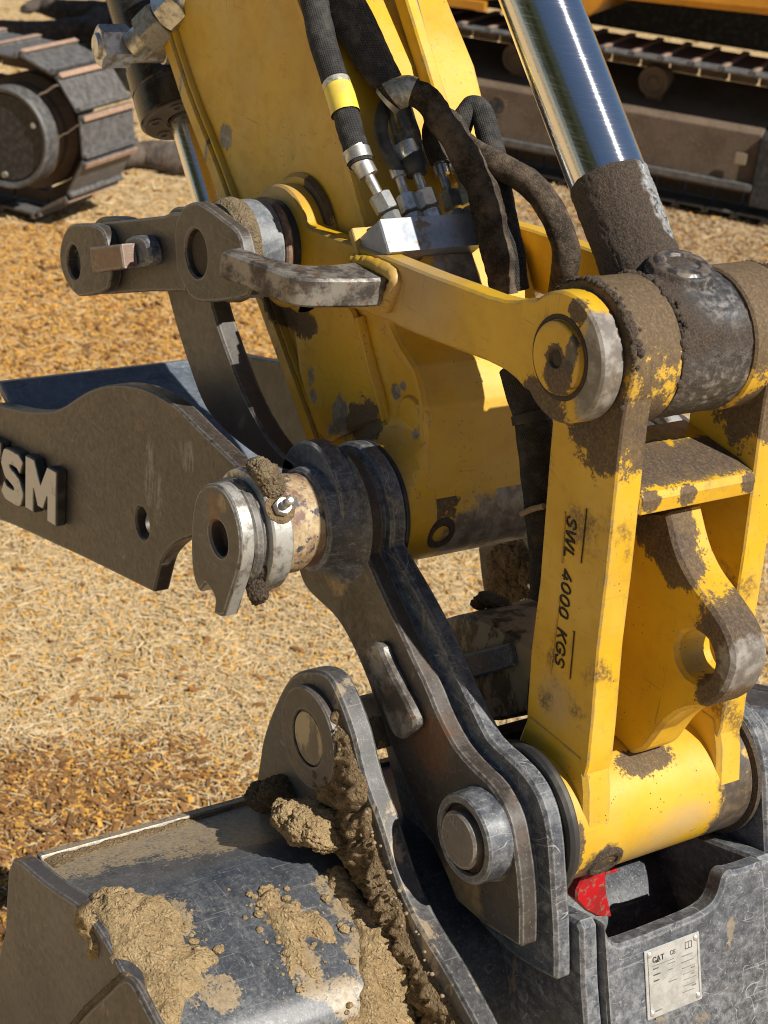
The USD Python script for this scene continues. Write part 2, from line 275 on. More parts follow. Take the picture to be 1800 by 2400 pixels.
ANI = 0.0
M = {}
M['yellow'] = paint('yellow_paint', wear=.4)
M['chrome'] = None
def build_plain():
    g = G(); n = g.noise(300, 3); M['rubber'] = g.done('black_rubber', g.mix(g.rng(g.noise(40, 5), .45, .7), (.018, .018, .018), (.07, .062, .05)), .6, 0., g.bumped(n, .2, .0006))
    g = G(); w = g.noise(1., 3, .6, vec=g.stretch((40, 40, 700), (.0, .75, 0)))
    c = g.mix(g.rng(g.noise(160, 5, .7), .66, .72), (.78, .79, .80), (.45, .43, .40))
    tv = g.add('vector_math', dict(math_type='add', vector1=(.7047, 0., -.7095), vector2=(0., 0., 0.))) + '.vector'
    M['chrome'] = g.done('chrome_rod', c, g.rng(w, .4, .7, .14, .22), 1.0, tangent=tv, anisotropic=.96, anisotropic_rotation=ANI)
    g = G(); n = g.noise(90, 6, .65)
    M['zinc'] = g.done('zinc_fitting', g.mix(g.rng(n, .42, .68), (.60, .60, .58), (.30, .27, .23)), g.rng(n, .3, .7, .28, .5), .85, g.bumped(g.noise(300, 3), .15, .0005))
    g = G(); n = g.noise(60, 6, .7)
    M['zinc_block'] = g.done('zinc_block', g.mix(g.rng(n, .56, .64), g.mix(g.rng(g.noise(25, 4), .4, .65), (.34, .36, .40), (.24, .265, .31)), (.22, .17, .11)), g.rng(n, .3, .7, .32, .5), .6, g.bumped(n, .15, .0006))
    g = G(); f = g.noise(520, 5, .75); n = g.noise(60, 6, .7)
    c = g.mix(g.rng(f, .35, .7), (.03, .021, .015), (.135, .092, .056)); c = g.mix(g.m('multiply', g.rng(n, .5, .7), .5), c, (.10, .066, .04))
    M['grease_dirt'] = g.done('greasy_dirt', c, g.rng(f, .3, .7, .5, .9), 0., g.bumped(g.m('add', f, n), 1.0, .0035))
    # rod eye: greasy dirt with places rubbed down to wet black paint and to bright metal
    g = G(); f = g.noise(520, 5, .75); n = g.noise(42, 6, .7)
    c = g.mix(g.rng(f, .35, .7), (.028, .02, .015), (.115, .078, .05))
    wet = g.m('maximum', g.blob((-.010, .195, 1.075), .035, .4, .5, 60), g.blob((-.0, .20, 1.005), .030, .4, .6, 60, (1, .45, 1)))
    c = g.mix(g.m('multiply', wet, .9), c, g.mix(g.rng(g.noise(120, 5, .7), .45, .72), (.03, .03, .032), (.22, .20, .18)))
    q0_, q1_ = at3(1421, 410, .178), at3(1470, 540, .178); ad_ = (q1_ - q0_) / np.linalg.norm(q1_ - q0_); nr_ = right - ad_ * (right @ ad_); nr_ /= np.linalg.norm(nr_); nv_ = np.cross(ad_, nr_); nv_ = nv_ if nv_ @ fwd < 0 else -nv_
    br = None
    for t_, r_ in ((.012, .012), (.030, .014), (.050, .014), (.066, .010)):
        b_ = g.blob(q0_ + ad_ * t_ + .0345 * (.86 * nr_ + .5 * nv_), r_, .3, .6, 120); br = b_ if br is None else g.m('maximum', br, b_)
    br = g.m('multiply', br, g.rng(g.noise(150, 6, .75), .36, .48)); c = g.mix(br, c, (.62, .62, .60))
    M['rod_dirt'] = g.done('rod_dirt', c, g.m('subtract', .8, g.m('multiply', g.m('maximum', wet, br), .5)), g.m('multiply', br, .8), g.bumped(g.m('multiply', g.m('add', f, n), g.m('subtract', 1.0, g.m('multiply', g.m('maximum', wet, br), .8))), 1.0, .003))
    g = G(); n = g.noise(90, 6, .7); f = g.noise(420, 4, .7); M['wet_black'] = g.done('wet_black_paint', g.mix(g.rng(n, .42, .62), (.035, .030, .027), (.13, .10, .075)), g.rng(n, .4, .6, .22, .65), 0., g.bumped(f, .3, .001))
    # mud: lumpy, stony, with paler dry skin
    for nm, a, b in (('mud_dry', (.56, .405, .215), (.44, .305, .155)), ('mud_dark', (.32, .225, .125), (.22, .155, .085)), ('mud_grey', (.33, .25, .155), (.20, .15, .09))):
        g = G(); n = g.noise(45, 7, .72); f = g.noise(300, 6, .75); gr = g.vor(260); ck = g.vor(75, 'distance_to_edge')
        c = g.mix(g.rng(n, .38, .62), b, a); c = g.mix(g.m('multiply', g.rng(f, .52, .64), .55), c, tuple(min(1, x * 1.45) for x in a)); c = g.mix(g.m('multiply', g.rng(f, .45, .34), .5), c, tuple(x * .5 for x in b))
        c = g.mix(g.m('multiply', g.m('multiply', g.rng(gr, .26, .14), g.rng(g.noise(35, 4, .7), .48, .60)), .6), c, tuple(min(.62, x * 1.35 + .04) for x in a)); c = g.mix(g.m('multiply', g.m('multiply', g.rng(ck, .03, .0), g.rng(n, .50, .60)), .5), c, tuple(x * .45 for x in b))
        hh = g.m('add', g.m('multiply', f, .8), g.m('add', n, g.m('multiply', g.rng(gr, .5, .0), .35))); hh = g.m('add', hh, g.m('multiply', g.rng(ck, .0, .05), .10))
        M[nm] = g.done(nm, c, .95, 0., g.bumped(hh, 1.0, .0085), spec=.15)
    g = G(); M['stone'] = g.done('pale_stone', g.mix(g.noise(150, 3), (.30, .235, .155), (.17, .125, .08)), .9)
    # woven fabric sleeves
    for nm, a, b in (('sleeve_black', (.016, .016, .017), (.055, .05, .044)), ('sleeve_dirty', (.032, .026, .021), (.095, .075, .055))):
        g = G(); w = g.add('wave_texture', dict(wave_type='bands', bands_direction='diagonal', scale=190., distortion=1.5, detail=2.)) + '.fac'; w2 = g.add('wave_texture', dict(wave_type='bands', bands_direction='z', scale=230., distortion=1.5, detail=2.), ) + '.fac'
        n = g.noise(60, 6, .7); hh = g.m('add', g.m('multiply', w, w2), g.m('multiply', g.noise(400, 3), .5))
        c = g.mix(g.rng(n, .42, .68), a, b); c = g.mix(g.m('multiply', g.rng(hh, .3, 1.1), .35), c, tuple(x * 1.8 for x in b))
        M[nm] = g.done(nm, c, .85, 0., g.bumped(g.m('add', hh, g.m('multiply', n, 1.5)), .4, .0015), spec=.25)
    g = G(); n = g.noise(34, 6, .7); f = g.noise(420, 5, .75); c = g.mix(g.rng(n, .38, .66), (.042, .033, .026), (.165, .125, .090)); c = g.mix(g.m('multiply', g.rng(f, .5, .7), .5), c, (.24, .19, .14)); M['sleeve_fuzzy'] = g.done('sleeve_fuzzy', c, .95, 0., g.bumped(g.m('add', f, n), 1.0, .003), spec=.1)
    g = G(); n = g.noise(30, 4); M['tape_yellow'] = g.done('yellow_tape', g.mix(g.rng(n, .45, .7), (.70, .55, .06), (.55, .40, .10)), .35)
    g = G(); n = g.noise(70, 5, .7, 1.); M['tape_clear'] = g.done('silver_wrap', g.mix(g.rng(n, .4, .65), (.52, .50, .43), (.25, .22, .16)), .22, .35, g.bumped(n, .5, .003))
    g = G(); n = g.noise(55, 5, .7); M['wrap_grey'] = g.done('printed_wrap', g.mix(g.rng(n, .42, .66), (.055, .05, .04), (.20, .185, .15)), .28, .2, g.bumped(n, .4, .002))
    g = G(); n = g.noise(50, 6, .7); M['red'] = g.done('red_latch_paint', g.mix(g.rng(g.noise(120, 6, .75), .54, .62), g.mix(g.rng(n, .42, .66), (.46, .010, .016), (.26, .02, .018)), (.22, .13, .085)), .38, 0., g.bumped(n, .2, .001))
    g = G(); M['ink'] = g.done('black_marker', (.018, .014, .012), .7)
    g = G(); n = g.noise(60, 6, .7); c = g.mix(g.rng(n, .40, .62), (.54, .55, .56), (.36, .36, .345)); c = g.mix(g.rng(g.noise(22, 5, .7), .60, .74), c, (.36, .33, .28)); M['faint_ink'] = None; M['data_plate'] = g.done('aluminium_plate', c, g.rng(n, .3, .7, .3, .55), .55, g.bumped(n, .15, .0006))
    g = G(); n = g.noise(45, 7, .72); c = g.mix(g.rng(n, .56, .66), (.58, .53, .45), (.10, .075, .055)); M['letter_white'] = g.done('worn_white_letter', c, .65, 0., g.bumped(n, .3, .001))
    g = G(); n = g.noise(35, 6, .7); c = g.mix(g.rng(n, .36, .58), (.44, .34, .20), (.24, .155, .085)); c = g.mix(g.rng(g.noise(50, 6, .7), .51, .58), c, (.045, .048, .055)); c = g.mix(g.rng(g.noise(28, 6, .7, vec=g.stretch((1, 1.3, 1))), .50, .60), c, (.15, .085, .06)); M['cream_rust'] = g.done('cream_rust', c, .62, 0., g.bumped(g.noise(260, 5, .7), .4, .001))
    g = G(); n = g.noise(60, 6, .7); M['ground_steel'] = g.done('rubbed_steel', g.mix(g.rng(n, .45, .65), (.46, .45, .42), (.17, .15, .125)), g.rng(n, .3, .7, .32, .55), .5, g.bumped(g.noise(300, 4, .7), .3, .0008))
    g = G(); n = g.noise(40, 7, .72); c = g.mix(g.rng(n, .40, .60), (.24, .225, .20), (.055, .045, .038)); c = g.mix(g.rng(g.noise(65, 6, .7), .58, .66), c, (.16, .075, .04)); M['mottled_steel'] = g.done('mottled_steel', c, g.rng(n, .3, .7, .35, .6), .35, g.bumped(g.noise(280, 4, .7), .35, .001))
    g = G(); n = g.noise(1.6, 5, .65); f = g.noise(45, 5, .7); c = g.mix(g.rng(n, .38, .64), (.62, .26, .018), (.46, .19, .016)); c = g.mix(g.m('multiply', g.rng(f, .5, .7), .2), c, (.2, .13, .07)); M['orange'] = g.done('orange_body', c, .42)
    g = G(); f = g.noise(60, 6, .7); n = g.noise(7, 5, .65); c = g.mix(g.rng(n, .35, .65), (.085, .056, .035), (.125, .086, .056)); c = g.mix(g.m('multiply', g.rng(f, .5, .68), .5), c, (.17, .125, .085)); M['dusty_brown'] = g.done('dusty_brown', c, .85, 0., g.bumped(f, .4, .006))
    g = G(); f = g.noise(40, 6, .7); c = g.mix(g.rng(f, .30, .75), (.060, .060, .062), (.15, .142, .132)); M['shoe_steel'] = g.done('shoe_steel', c, g.rng(f, .3, .7, .45, .7), .15, g.bumped(f, .3, .004))
    g = G(); f = g.noise(50, 6, .7); c = g.mix(g.rng(f, .48, .7), (.30, .19, .13), (.46, .33, .24)); M['shoe_edge'] = g.done('shoe_edge', c, .75)
    g = G(); f = g.noise(50, 6, .7); c = g.mix(g.rng(f, .4, .66), (.012, .012, .013), (.045, .045, .047)); M['black_plate'] = g.done('black_plate', c, .5)
    g = G(); n = g.noise(30, 6, .7); c = g.mix(g.rng(n, .4, .65), (.05, .04, .033), (.12, .09, .065)); M['bark'] = g.done('bark', c, .9, 0., g.bumped(g.noise(60, 6, .7, vec=g.stretch((1, 1, .2))), .8, .01))
    for i, col in enumerate(((.60, .44, .23), (.52, .37, .18), (.60, .32, .065), (.28, .135, .045), (.66, .52, .32), (.20, .105, .045))):
        g = G(); r = g.add('object_info', {}) + '.random'; c = g.mix(g.rng(r, 0, 1, smooth=False), col, tuple(x * .62 for x in col)); M[f'litter{i}'] = g.done(f'litter_{i}', c, .8, spec=.2)
build_plain()

# ---------------------------------------------------------------- scene graph helpers
used = {}
def numbered(parent, name):
    k = (str(parent), name); used[k] = used.get(k, -1) + 1
    return name if used[k] == 0 else f'{name}_{used[k]:03d}'
def tag(prim, label=None, category=None, group=None, kind=None):
    for k, v in (('label', label), ('category', category), ('group', group), ('kind', kind)):
        if v: prim.SetCustomDataByKey(k, v)
    return prim
def thing(name, label, category, group=None, kind=None, loc=None):
    p = f"/World/{numbered('/World', name)}"; x = UsdGeom.Xform.Define(stage, p)
    if loc is not None: x.AddTranslateOp().Set(Gf.Vec3d(*map(float, loc)))
    return tag(x.GetPrim(), label, category, group, kind)
def obj(name, mesh, mat, parent=None, smooth=32, label=None, kind=None, category=None, group=None):
    up = '/World' if parent is None else str(parent.GetPath())
    m = usdkit.mesh(stage, f'{up}/{numbered(up, name)}', mesh, mat, smooth=smooth)
    return tag(m.GetPrim(), label, category, group, kind)
def mirror(m):                               # the same piece on the other side of the arm
    q = m.copy(); q.vertices[:, 1] = 2 * YC - q.vertices[:, 1]; q.faces = q.faces[:, ::-1]; return q

# ---------------------------------------------------------------- pins (x, z)
LP = np.array([-.002, .5978])                # bucket link to coupler
TP = np.array([-.0438, 1.0166])              # tipping link to bucket link
SP = np.array([-.286, .7763])                # stick end pin
KP = np.array([-.497, .973])                 # tipping link to stick
EP = np.array([-.1990, .5930])               # bucket ear pin (on y = -.04)
EY = -.042
EP = at(720, 1731, EY)

def clod(c, r, sq=(1, 1, 1), seed=0, sub=4):
    m = trimesh.creation.icosphere(sub, 1.0); n = meshkit.fbm(m.vertices * 1.6 + seed * 7.1, 5, seed); n2 = meshkit.fbm(m.vertices * 6 + seed, 4, seed + 2); n3 = meshkit.fbm(m.vertices * 18 + seed, 3, seed + 4)
    m.vertices *= (.50 + .60 * n + .42 * n2 + .18 * n3)[:, None]; m.vertices = m.vertices * r * np.asarray(sq) + np.asarray(c); return m

# ================================================================ excavator arm (stick)
YS = 0.092                                   # near side plate of the stick
FP0, FP1 = at3(705, 0, YS), at3(947, 817, YS)  # front edge of the stick
SD = (FP1 - FP0) / np.linalg.norm(FP1 - FP0)   # down along the stick's front
SN = np.array([-SD[2], 0, SD[0]]); SN = SN if SN[0] > 0 else -SN
def front(px, py, h=0.0): return on_plane(px, py, FP1 + SN * h, SN)      # a point h above the stick's front plate
side_stains = [('bare', at3(742, 880, YS), .009, (1, 1, .6)), ('bare', at3(748, 925, YS), .010), ('bare', at3(812, 975, YS), .017, (1, 1, .7)), ('bare', at3(790, 1005, YS), .010), ('bare', at3(928, 918, YS), .008), ('bare', at3(945, 905, YS), .005), ('grease', at3(870, 1010, YS), .035),
               ('grease', at3(690, 730, YS), .035, (.6, 1, 1.6)), ('bare', at3(980, 1018, YS), .006), ('bare', at3(1048, 990, YS + .05), .008, (1, 1, .5)), ('bare', at3(530, 320, YS), .014), ('bare', at3(440, 200, YS), .012, (2.5, 1, .6)), ('bare', at3(500, 360, YS), .012, (2.5, 1, .6)), ('bare', at3(640, 790, YS), .016, (2, 1, .6)), ('bare', at3(665, 850, YS), .013, (2, 1, .6))]
M['stick'] = paint('stick_paint', side_stains, wear=.6, dirt=.35, fade=.25)
SP_T = SP + .058 * np.array([math.cos(-.45), math.sin(-.45)])
M['stick_tube'] = paint('stick_tube_paint', [('bare', (SP_T[0], y_, SP_T[1]), r_) for y_, r_ in ((.15, .040), (.185, .052), (.225, .056), (.265, .055))] + [('grease', at3(985, 1120, .10), .03), ('grease', at3(1010, 1165, .11), .03), ('bare', at3(1235, 1090, .22), .02), ('grease', at3(865, 1040, .07), .03)], wear=.6, dirt=.3, fade=.35)
arm = thing('dipper_arm', 'yellow painted steel arm coming down from the top left to the grey coupler', 'excavator arm')
rear = [(330, -110), (372, 0), (394, 90), (445, 246), (499, 383), (620, 712), (672, 855), (744, 1053)]
fr = [(1001, 956), (993, 910), (976, 859), (947, 817), (921, 762), (860, 517), (817, 373), (766, 159), (705, 0), (620, -210)]
body = sg.Polygon([at(x, y, YS) for x, y in rear] + [SP + [-.02, -.045], SP + [.03, -.045], SP + [.055, .0]] + [at(x, y, YS) for x, y in fr]).buffer(0)
rp = np.array([at(x, y, YS) for x, y in rear]); fp = np.array([at(x, y, YS) for x, y in fr])
body = soft(body.union(disc(SP, .056)), .012)
inner = soft(sg.Polygon(np.vstack([rp + [.020, .004], [SP + [-.02, -.045], SP + [.03, -.045], SP + [.055, 0]], fp])).buffer(0).union(disc(SP, .055)), .012)
obj('side_plate', slab(inner, YS, YS + .012, .002), M['stick'], arm)
obj('side_plate', slab(inner, 2 * YC - YS - .012, 2 * YC - YS, .002), M['stick'], arm)
# rear plate stands proud of the side plates, as a thin welded flange
flange = sg.Polygon(np.vstack([rp, (rp + [.016, .012])[::-1]])).buffer(0)
obj('rear_plate', slab(flange, YS - .009, 2 * YC - YS + .009, .002), M['stick'], arm)
weld = tube([np.array([p[0] + .020, YS - .001, p[1] + .012]) for p in rp[1:]], .005, 120, 8, .0012, 300)
obj('weld_bead', weld, M['stick'], arm)
# front plate, a little wider than the box, wrapped round the end tube
fl = np.array([at(x, y, YS) for x, y in fr]); fl = np.vstack([fl[np.argsort(fl[:, 1])][::-1], [SP + .0575 * np.array([math.cos(t), math.sin(t)]) for t in np.linspace(.35, -1.5, 16)]])
fl = spline(np.c_[fl, np.zeros(len(fl))], 90)[:, :2]; fo = inner.buffer(.002).intersection(sg.LineString(fl).buffer(.013))
obj('front_plate', slab(big(fo), YS - .003, 2 * YC - YS + .003, .0035), M['stick'], arm)
# end tube in one casting with its rounded shoulder
shoulder = soft(disc(SP, .058).union(sg.Polygon([at(744, 1053, YS), SP + [.058, 0], at(1001, 956, YS), at(860, 985, YS)])), .012)
obj('end_tube', ycyl(SP, .058, .066, 2 * YC - .066, .003, .03), M['stick_tube'], arm)
def mani(m): m = m.copy(); m.merge_vertices(); q = manifold3d.Manifold(manifold3d.Mesh(np.asarray(m.vertices, np.float32), np.asarray(m.faces, np.uint32))); return q
def flare():
    cone = manifold3d.Manifold.revolve(manifold3d.CrossSection([np.array([(0, 0), (.0585, 0), (.0600, .004), (.0640, .010), (.0720, .017), (.0900, .0235), (.1200, .0270), (.1200, .034), (0, .034)])]), 96)
    cone = cone.transform(np.array([[1, 0, 0, SP[0]], [0, 0, 1, .0665], [0, -1, 0, SP[1]]], float))
    pr = manifold3d.Manifold.extrude(manifold3d.CrossSection([np.array(shoulder.exterior.coords)[:-1]]), .06).transform(np.array([[1, 0, 0, 0], [0, 0, 1, .06], [0, 1, 0, 0]], float)) if False else None
    ring = np.array(sg.polygon.orient(shoulder).exterior.coords)[:-1]
    pr = manifold3d.Manifold.extrude(manifold3d.CrossSection([ring]), .06).transform(np.array([[1, 0, 0, 0], [0, 0, -1, .12], [0, 1, 0, 0]], float))
    q = (cone ^ pr).to_mesh(); return trimesh.Trimesh(np.asarray(q.vert_properties)[:, :3], q.tri_verts, process=False)
shoulder = soft(disc(SP, .0585).union(sg.Polygon([at(738, 1045, YS), SP + [-.02, -.045], SP + [.058, 0], at(1001, 956, YS), at(940, 890, YS), at(760, 930, YS)])).union(inner.intersection(disc(SP, .13))), .010)
fm_ = flare(); obj('end_flare', fm_, M['stick_flare'] if 'stick_flare' in M else M['stick'], arm, smooth=45); obj('end_flare', mirror(fm_), M['stick'], arm, smooth=45)
doubler = outline([(700, 690), (760, 660), (800, 690), (838, 740), (872, 862), (900, 985), (860, 995), (800, 1020), (765, 1040), (735, 1000), (690, 830)], YS - .006, 1)
obj('doubler_plate', slab(doubler, YS - .007, YS - .0002, .003), M['stick'], arm)
rib = tube([at3(x, y, YS - .003) for x, y in ((845, 745), (870, 850), (893, 930), (908, 985))], .006, 60, 10, .0008, 200)
obj('weld_bead', rib, M['stick'], arm)
pad = tube([at3(x, y, YS + .001) for x, y in ((935, 985), (945, 955), (975, 948), (1000, 965), (1003, 990))], .004, 60, 10)
obj('weld_bead', pad, M['stick'], arm)
obj('cast_knob', ycyl(at(964, 975, YS), .020, YS - .003, YS + .004, .0025), M['stick'], arm)
ph_ = np.array([.80, -.25, -.28]); ph_ /= np.linalg.norm(ph_); pp_ = np.array([SP[0], .108, SP[1]]) + np.array([.985, 0, -.17]) * .0565
obj('grease_port', lathe(pp_, (.985, 0, -.17), [(1e-5, .0006), (.0085, .0004), (.0105, .0028), (.0145, .0030), (.0175, .0)], 32), M['grease_dirt'], arm, label='dirt filled grease port')
obj('rear_boss', ycyl(KP, .072, .085, YS + .002, .004), M['stick_boss'] if 'stick_boss' in M else paint('stick_boss_paint', [('grease', (-.468, .085, 1.020), .032, (1, 1, .55))], wear=.4), arm)
obj('rear_boss', mirror(ycyl(KP, .072, .085, YS + .002, .004)), M['yellow'], arm)

# ================================================================ tipping links (dogbones)
link_st = [('grease', (TP[0] - .012, .063, TP[1] - .048), .03), ('bare', (TP[0] + .05, .075, TP[1] + .012), .030, (1, .3, .5)), ('bare', (TP[0] + .045, .08, TP[1] - .03), .02), ('dust', at3(980, 680, .063), .05), ('grease', (TP[0] + .012, .063, TP[1] + .042), .011), ('dust', at3(655, 470, .07), .04)]
M['link'] = paint('link_paint', link_st, wear=.3, dirt=.3)
def tipping_link(label):
    t = thing('tipping_link', label, 'link arm')
    up = [(620, 470), (655, 465), (693, 505), (710, 522), (736, 537), (769, 551), (824, 570), (888, 596), (951, 621), (1014, 646), (1078, 669), (1141, 693), (1183, 704), (1213, 705), (1242, 699), (1300, 700)]
    lo = [(1300, 940), (1225, 910), (1208, 889), (1183, 868), (1141, 847), (1061, 817), (972, 783), (909, 754), (854, 733), (780, 705), (700, 690), (640, 670)]
    web = sg.Polygon([at(x, y, .063) for x, y in up + lo]).buffer(0)
    shape = soft(big(web.union(disc(TP, .053)).union(disc(KP, .0615))), .006)
    shape = shape.difference(disc(KP, .031, 40))
    return t, shape
t, shape = tipping_link('near yellow dogbone link arm with the bent steel bar welded to its side')
obj('link_plate', slab(shape, .063, .085, .0022), M['link'], t)
head = [(1e-5, .0622), (.0062, .0622), (.0082, .0580), (.0095, .0575), (.0270, .0575), (.0295, .059), (.0300, .0615), (.0300, .066)]
M['pin_face'] = paint('pin_face_paint', [('grease', (TP[0] + .007, .0575, TP[1] - .011), .0185), ('grease', (TP[0], .06, TP[1]), .012), ('bare2', (TP[0] + .019, .0575, TP[1] + .010), .008, (1.2, 1, .5))], wear=.2)
obj('pin_head', lathe((TP[0], 0, TP[1]), (0, 1, 0), head), M['pin_face'], t)
obj('socket_dirt', clod((TP[0], .0618, TP[1]), .0085, (1, .25, 1), 3, 3), M['grease_dirt'], t, smooth=True)  # dark lump stands in for the shade down in the pin head's socket
seal = lathe((TP[0], 0, TP[1]), (0, 1, 0), [(.0305, .0628), (.0345, .0622), (.0350, .0632)], 64)
obj('pin_seal', seal, M['grease_dirt'], t)
# bent bar: its long leg runs out along the pins, its short leg turns back over the hexagonal end plate
zt = at(900, 640, .063)[1]
def topz(px, py): 
    w = ray(px, py); q = CAM + w * ((zt - CAM[2]) / w[2]); return q[:2]
pl = [(930, 648), (880, 655), (800, 655), (720, 655), (675, 647), (600, 616), (518, 586), (560, 578), (592, 589), (640, 606), (700, 620), (760, 622), (850, 612)]
plan = chaikin([tuple(topz(*p)) + ((1,) if p in ((518, 586), (930, 648), (850, 612), (560, 578)) else ()) for p in pl], 2)
bar = slab(sg.Polygon(np.c_[plan[:, 0], plan[:, 1]]).buffer(0), 0, .027, .0025, frame=((0, 0, zt), (1, 0, 0), (0, 1, 0), (0, 0, -1)))
st = obj('stop_bar', bar, M['mottled_steel'], t, label='bent brown steel stop bar')
w1 = tube([at3(x, y, .061) for x, y in ((835, 612), (870, 618), (925, 648), (918, 690), (905, 722))], .007, 60, 10, .002, 200)
obj('weld_bead', w1, M['link'], t)
t2, _ = tipping_link('far yellow dogbone link arm, partly hidden behind the black hoses')
obj('link_plate', mirror(slab(shape, .063, .085, .0022)), M['yellow'], t2)
obj('pin_head', mirror(lathe((TP[0], 0, TP[1]), (0, 1, 0), head)), M['yellow'], t2)
obj('pin_cap', mirror(ycyl(TP, .056, .0855, .0885, .001)), M['grease_dirt'], t2)

# ================================================================ bucket link (the yellow H frame)
YB = .087
ZC_ = at(1499, 1207, YB + .028)
hst = [('grease', (TP[0] + .01, .10, TP[1] + .03), .066, (1, .55, 1)), ('grease', (TP[0] + .02, .12, TP[1] - .05), .04), ('grease', (-.01, .10, .972), .042, (1, 1, .9)), ('grease', (-.02, .17, .955), .05), ('grease', (-.01, .26, .97), .042), ('grease', (TP[0] + .01, .25, TP[1] + .03), .066, (1, .55, 1))]
M['hlink'] = paint('bucket_link_paint', hst + [('bare', (.03, .085, .955), .012), ('dust', at3(1300, 1600, YB), .06), ('dust', at3(1330, 1690, YB), .03)], wear=.35, dirt=.35, fade=.18, speck=1.3, grease=.22)
M['hblock'] = paint('bucket_link_block_paint', [('grease', (ZC_[0] - .035, y_, ZC_[1] + .024), .032) for y_ in (.12, .15, .18, .21, .24)] + [('grease', (ZC_[0], y_, ZC_[1] + .010), .010) for y_ in (.125, .165, .235)], wear=.4, dirt=.3, grease=.1)
M['hlink_bar'] = paint('bucket_link_bar_paint', hst + [('dust', at3(1300, 1640, YB), .02)], wear=.35, dirt=.4, fade=.15, grease=.24, speck=1.2)
H = thing('bucket_link', 'yellow H shaped bucket link with lifting eye, lettered on its side bar', 'bucket link')
left = [at(x, y, YB) for x, y in ((1298, 960), (1293, 994), (1285, 1089), (1264, 1363), (1244, 1520), (1232, 1700), (1224, 1722))]
rgt = [at(x, y, YB) for x, y in ((1377, 1799), (1387, 1700), (1401, 1520), (1420, 1363), (1432, 1246), (1444, 1128), (1452, 1050), (1458, 1000))]
barp = sg.Polygon(left + [LP + [-.04, 0], LP + [.035, 0]] + rgt + [TP + [.04, -.02]]).buffer(0)
barp = soft(barp.union(sg.Polygon([TP + [-.055, -.02], TP + [.058, -.015], rgt[-1], left[0]]).buffer(0)), .004)
barp = big(barp.difference(disc(TP, .058)).difference(disc(LP, .0605)))
for y0, y1, lab in ((YB, YB + .028, 'side bar with the painted letters'), (2 * YC - YB - .028, 2 * YC - YB, None)):
    obj('side_bar', slab(barp, y0, y1, .0016), M['hlink_bar'], H, label=lab)
hub = ycyl(TP, .061, .0865, .1385, .002, .02); obj('hub', hub, M['hlink'], H); obj('hub', mirror(hub), M['hlink'], H)
tst = [('bare2', (LP[0] + .055, .112, LP[1] - .026), .021, (1, .9, .8)), ('bare2', (LP[0] + .045, .098, LP[1] - .042), .014), ('bare2', (LP[0] + .045, .088, LP[1] - .04), .016), ('bare2', (LP[0] + .05, .27, LP[1] + .012), .030, (1, 1, .8)), ('bare2', (LP[0] + .05, .262, LP[1] - .02), .028), ('bare2', (LP[0] + .03, .28, LP[1] + .05), .014), ('dust', (LP[0] + .05, .17, LP[1] - .035), .03), ('dust', (LP[0] + .06, .205, LP[1] + .0), .016, (1, .6, 1)), ('grease', (LP[0] + .055, .08, LP[1] + .0), .010, (1, 1.6, .3)), ('grease', (LP[0] + .03, .17, LP[1] + .056), .016, (1, .5, 1))]
M['htube'] = paint('bucket_link_tube_paint', tst, wear=.45, dirt=.25, fade=.15, speck=1.4)
obj('lower_tube', ycyl(LP, .0615, .073, 2 * YC - .071, .003, .03), M['htube'], H)
obj('seal_ring', lathe((LP[0], 0, LP[1]), (0, 1, 0), [(.058, .063), (.0690, .063), (.0715, .0665), (.0715, .0705), (.069, .0735), (.058, .0735)], 80), M['rubber'], H)
obj('seal_ring', mirror(lathe((LP[0], 0, LP[1]), (0, 1, 0), [(.058, .066), (.066, .066), (.067, .069), (.067, .072), (.058, .0735)], 80)), M['grease_dirt'], H)
# foot gussets where the bars run into the tube
for y0, y1 in ((YB - .001, YB + .029), (2 * YC - YB - .029, 2 * YC - YB + .001)):
    foot = soft(sg.Polygon([LP + [-.052, .035], LP + [-.040, .085], LP + [.038, .085], LP + [.050, .055], LP + [.060, .010], LP + [0, 0]]).buffer(0), .008).difference(disc(LP, .056))
    obj('foot', slab(big(foot), y0, y1, .004), M['hlink_bar'], H)
# grease pocket on the tube
pd = np.array([.93, 0, -.37]); pc = np.array([LP[0], .117, LP[1]]) + pd * .0605
obj('grease_pocket', lathe(pc, pd, [(1e-5, -.006), (.011, -.006), (.0125, .0022), (.0165, .0026), (.019, .0005), (.019, -.004)], 24), M['grease_dirt'], H, label='dirt filled grease pocket')
# cross block and lifting eye
ZC = at(1499, 1207, YB + .028)
cb = soft(sg.Polygon([(ZC[0] - .095, ZC[1] + .030), (ZC[0] - .020, ZC[1] + .022), (ZC[0] - .003, ZC[1] + .0175), (ZC[0] + .001, ZC[1] + .012), (ZC[0] + .0005, ZC[1] - .001), (ZC[0] - .095, ZC[1] - .006)]), .002)
obj('cross_block', slab(cb, YB + .027, 2 * YC - YB - .027, .002), M['hblock'], H)
YE = .158
eye = [(1500, 1200), (1562, 1196), (1566, 1210), (1578, 1265), (1592, 1310), (1620, 1363), (1668, 1425), (1700, 1475), (1718, 1528), (1720, 1560), (1710, 1595), (1692, 1632), (1660, 1655), (1640, 1662), (1600, 1664), (1560, 1690), (1530, 1730), (1505, 1766), (1440, 1770), (1380, 1790), (1380, 1500), (1420, 1330), (1440, 1200)]
ep = outline(eye, YE, 2); hc = at(1628, 1538, YE)
ep = big(ep.difference(disc(hc, .0215, 48)).difference(disc(LP, .0605)))
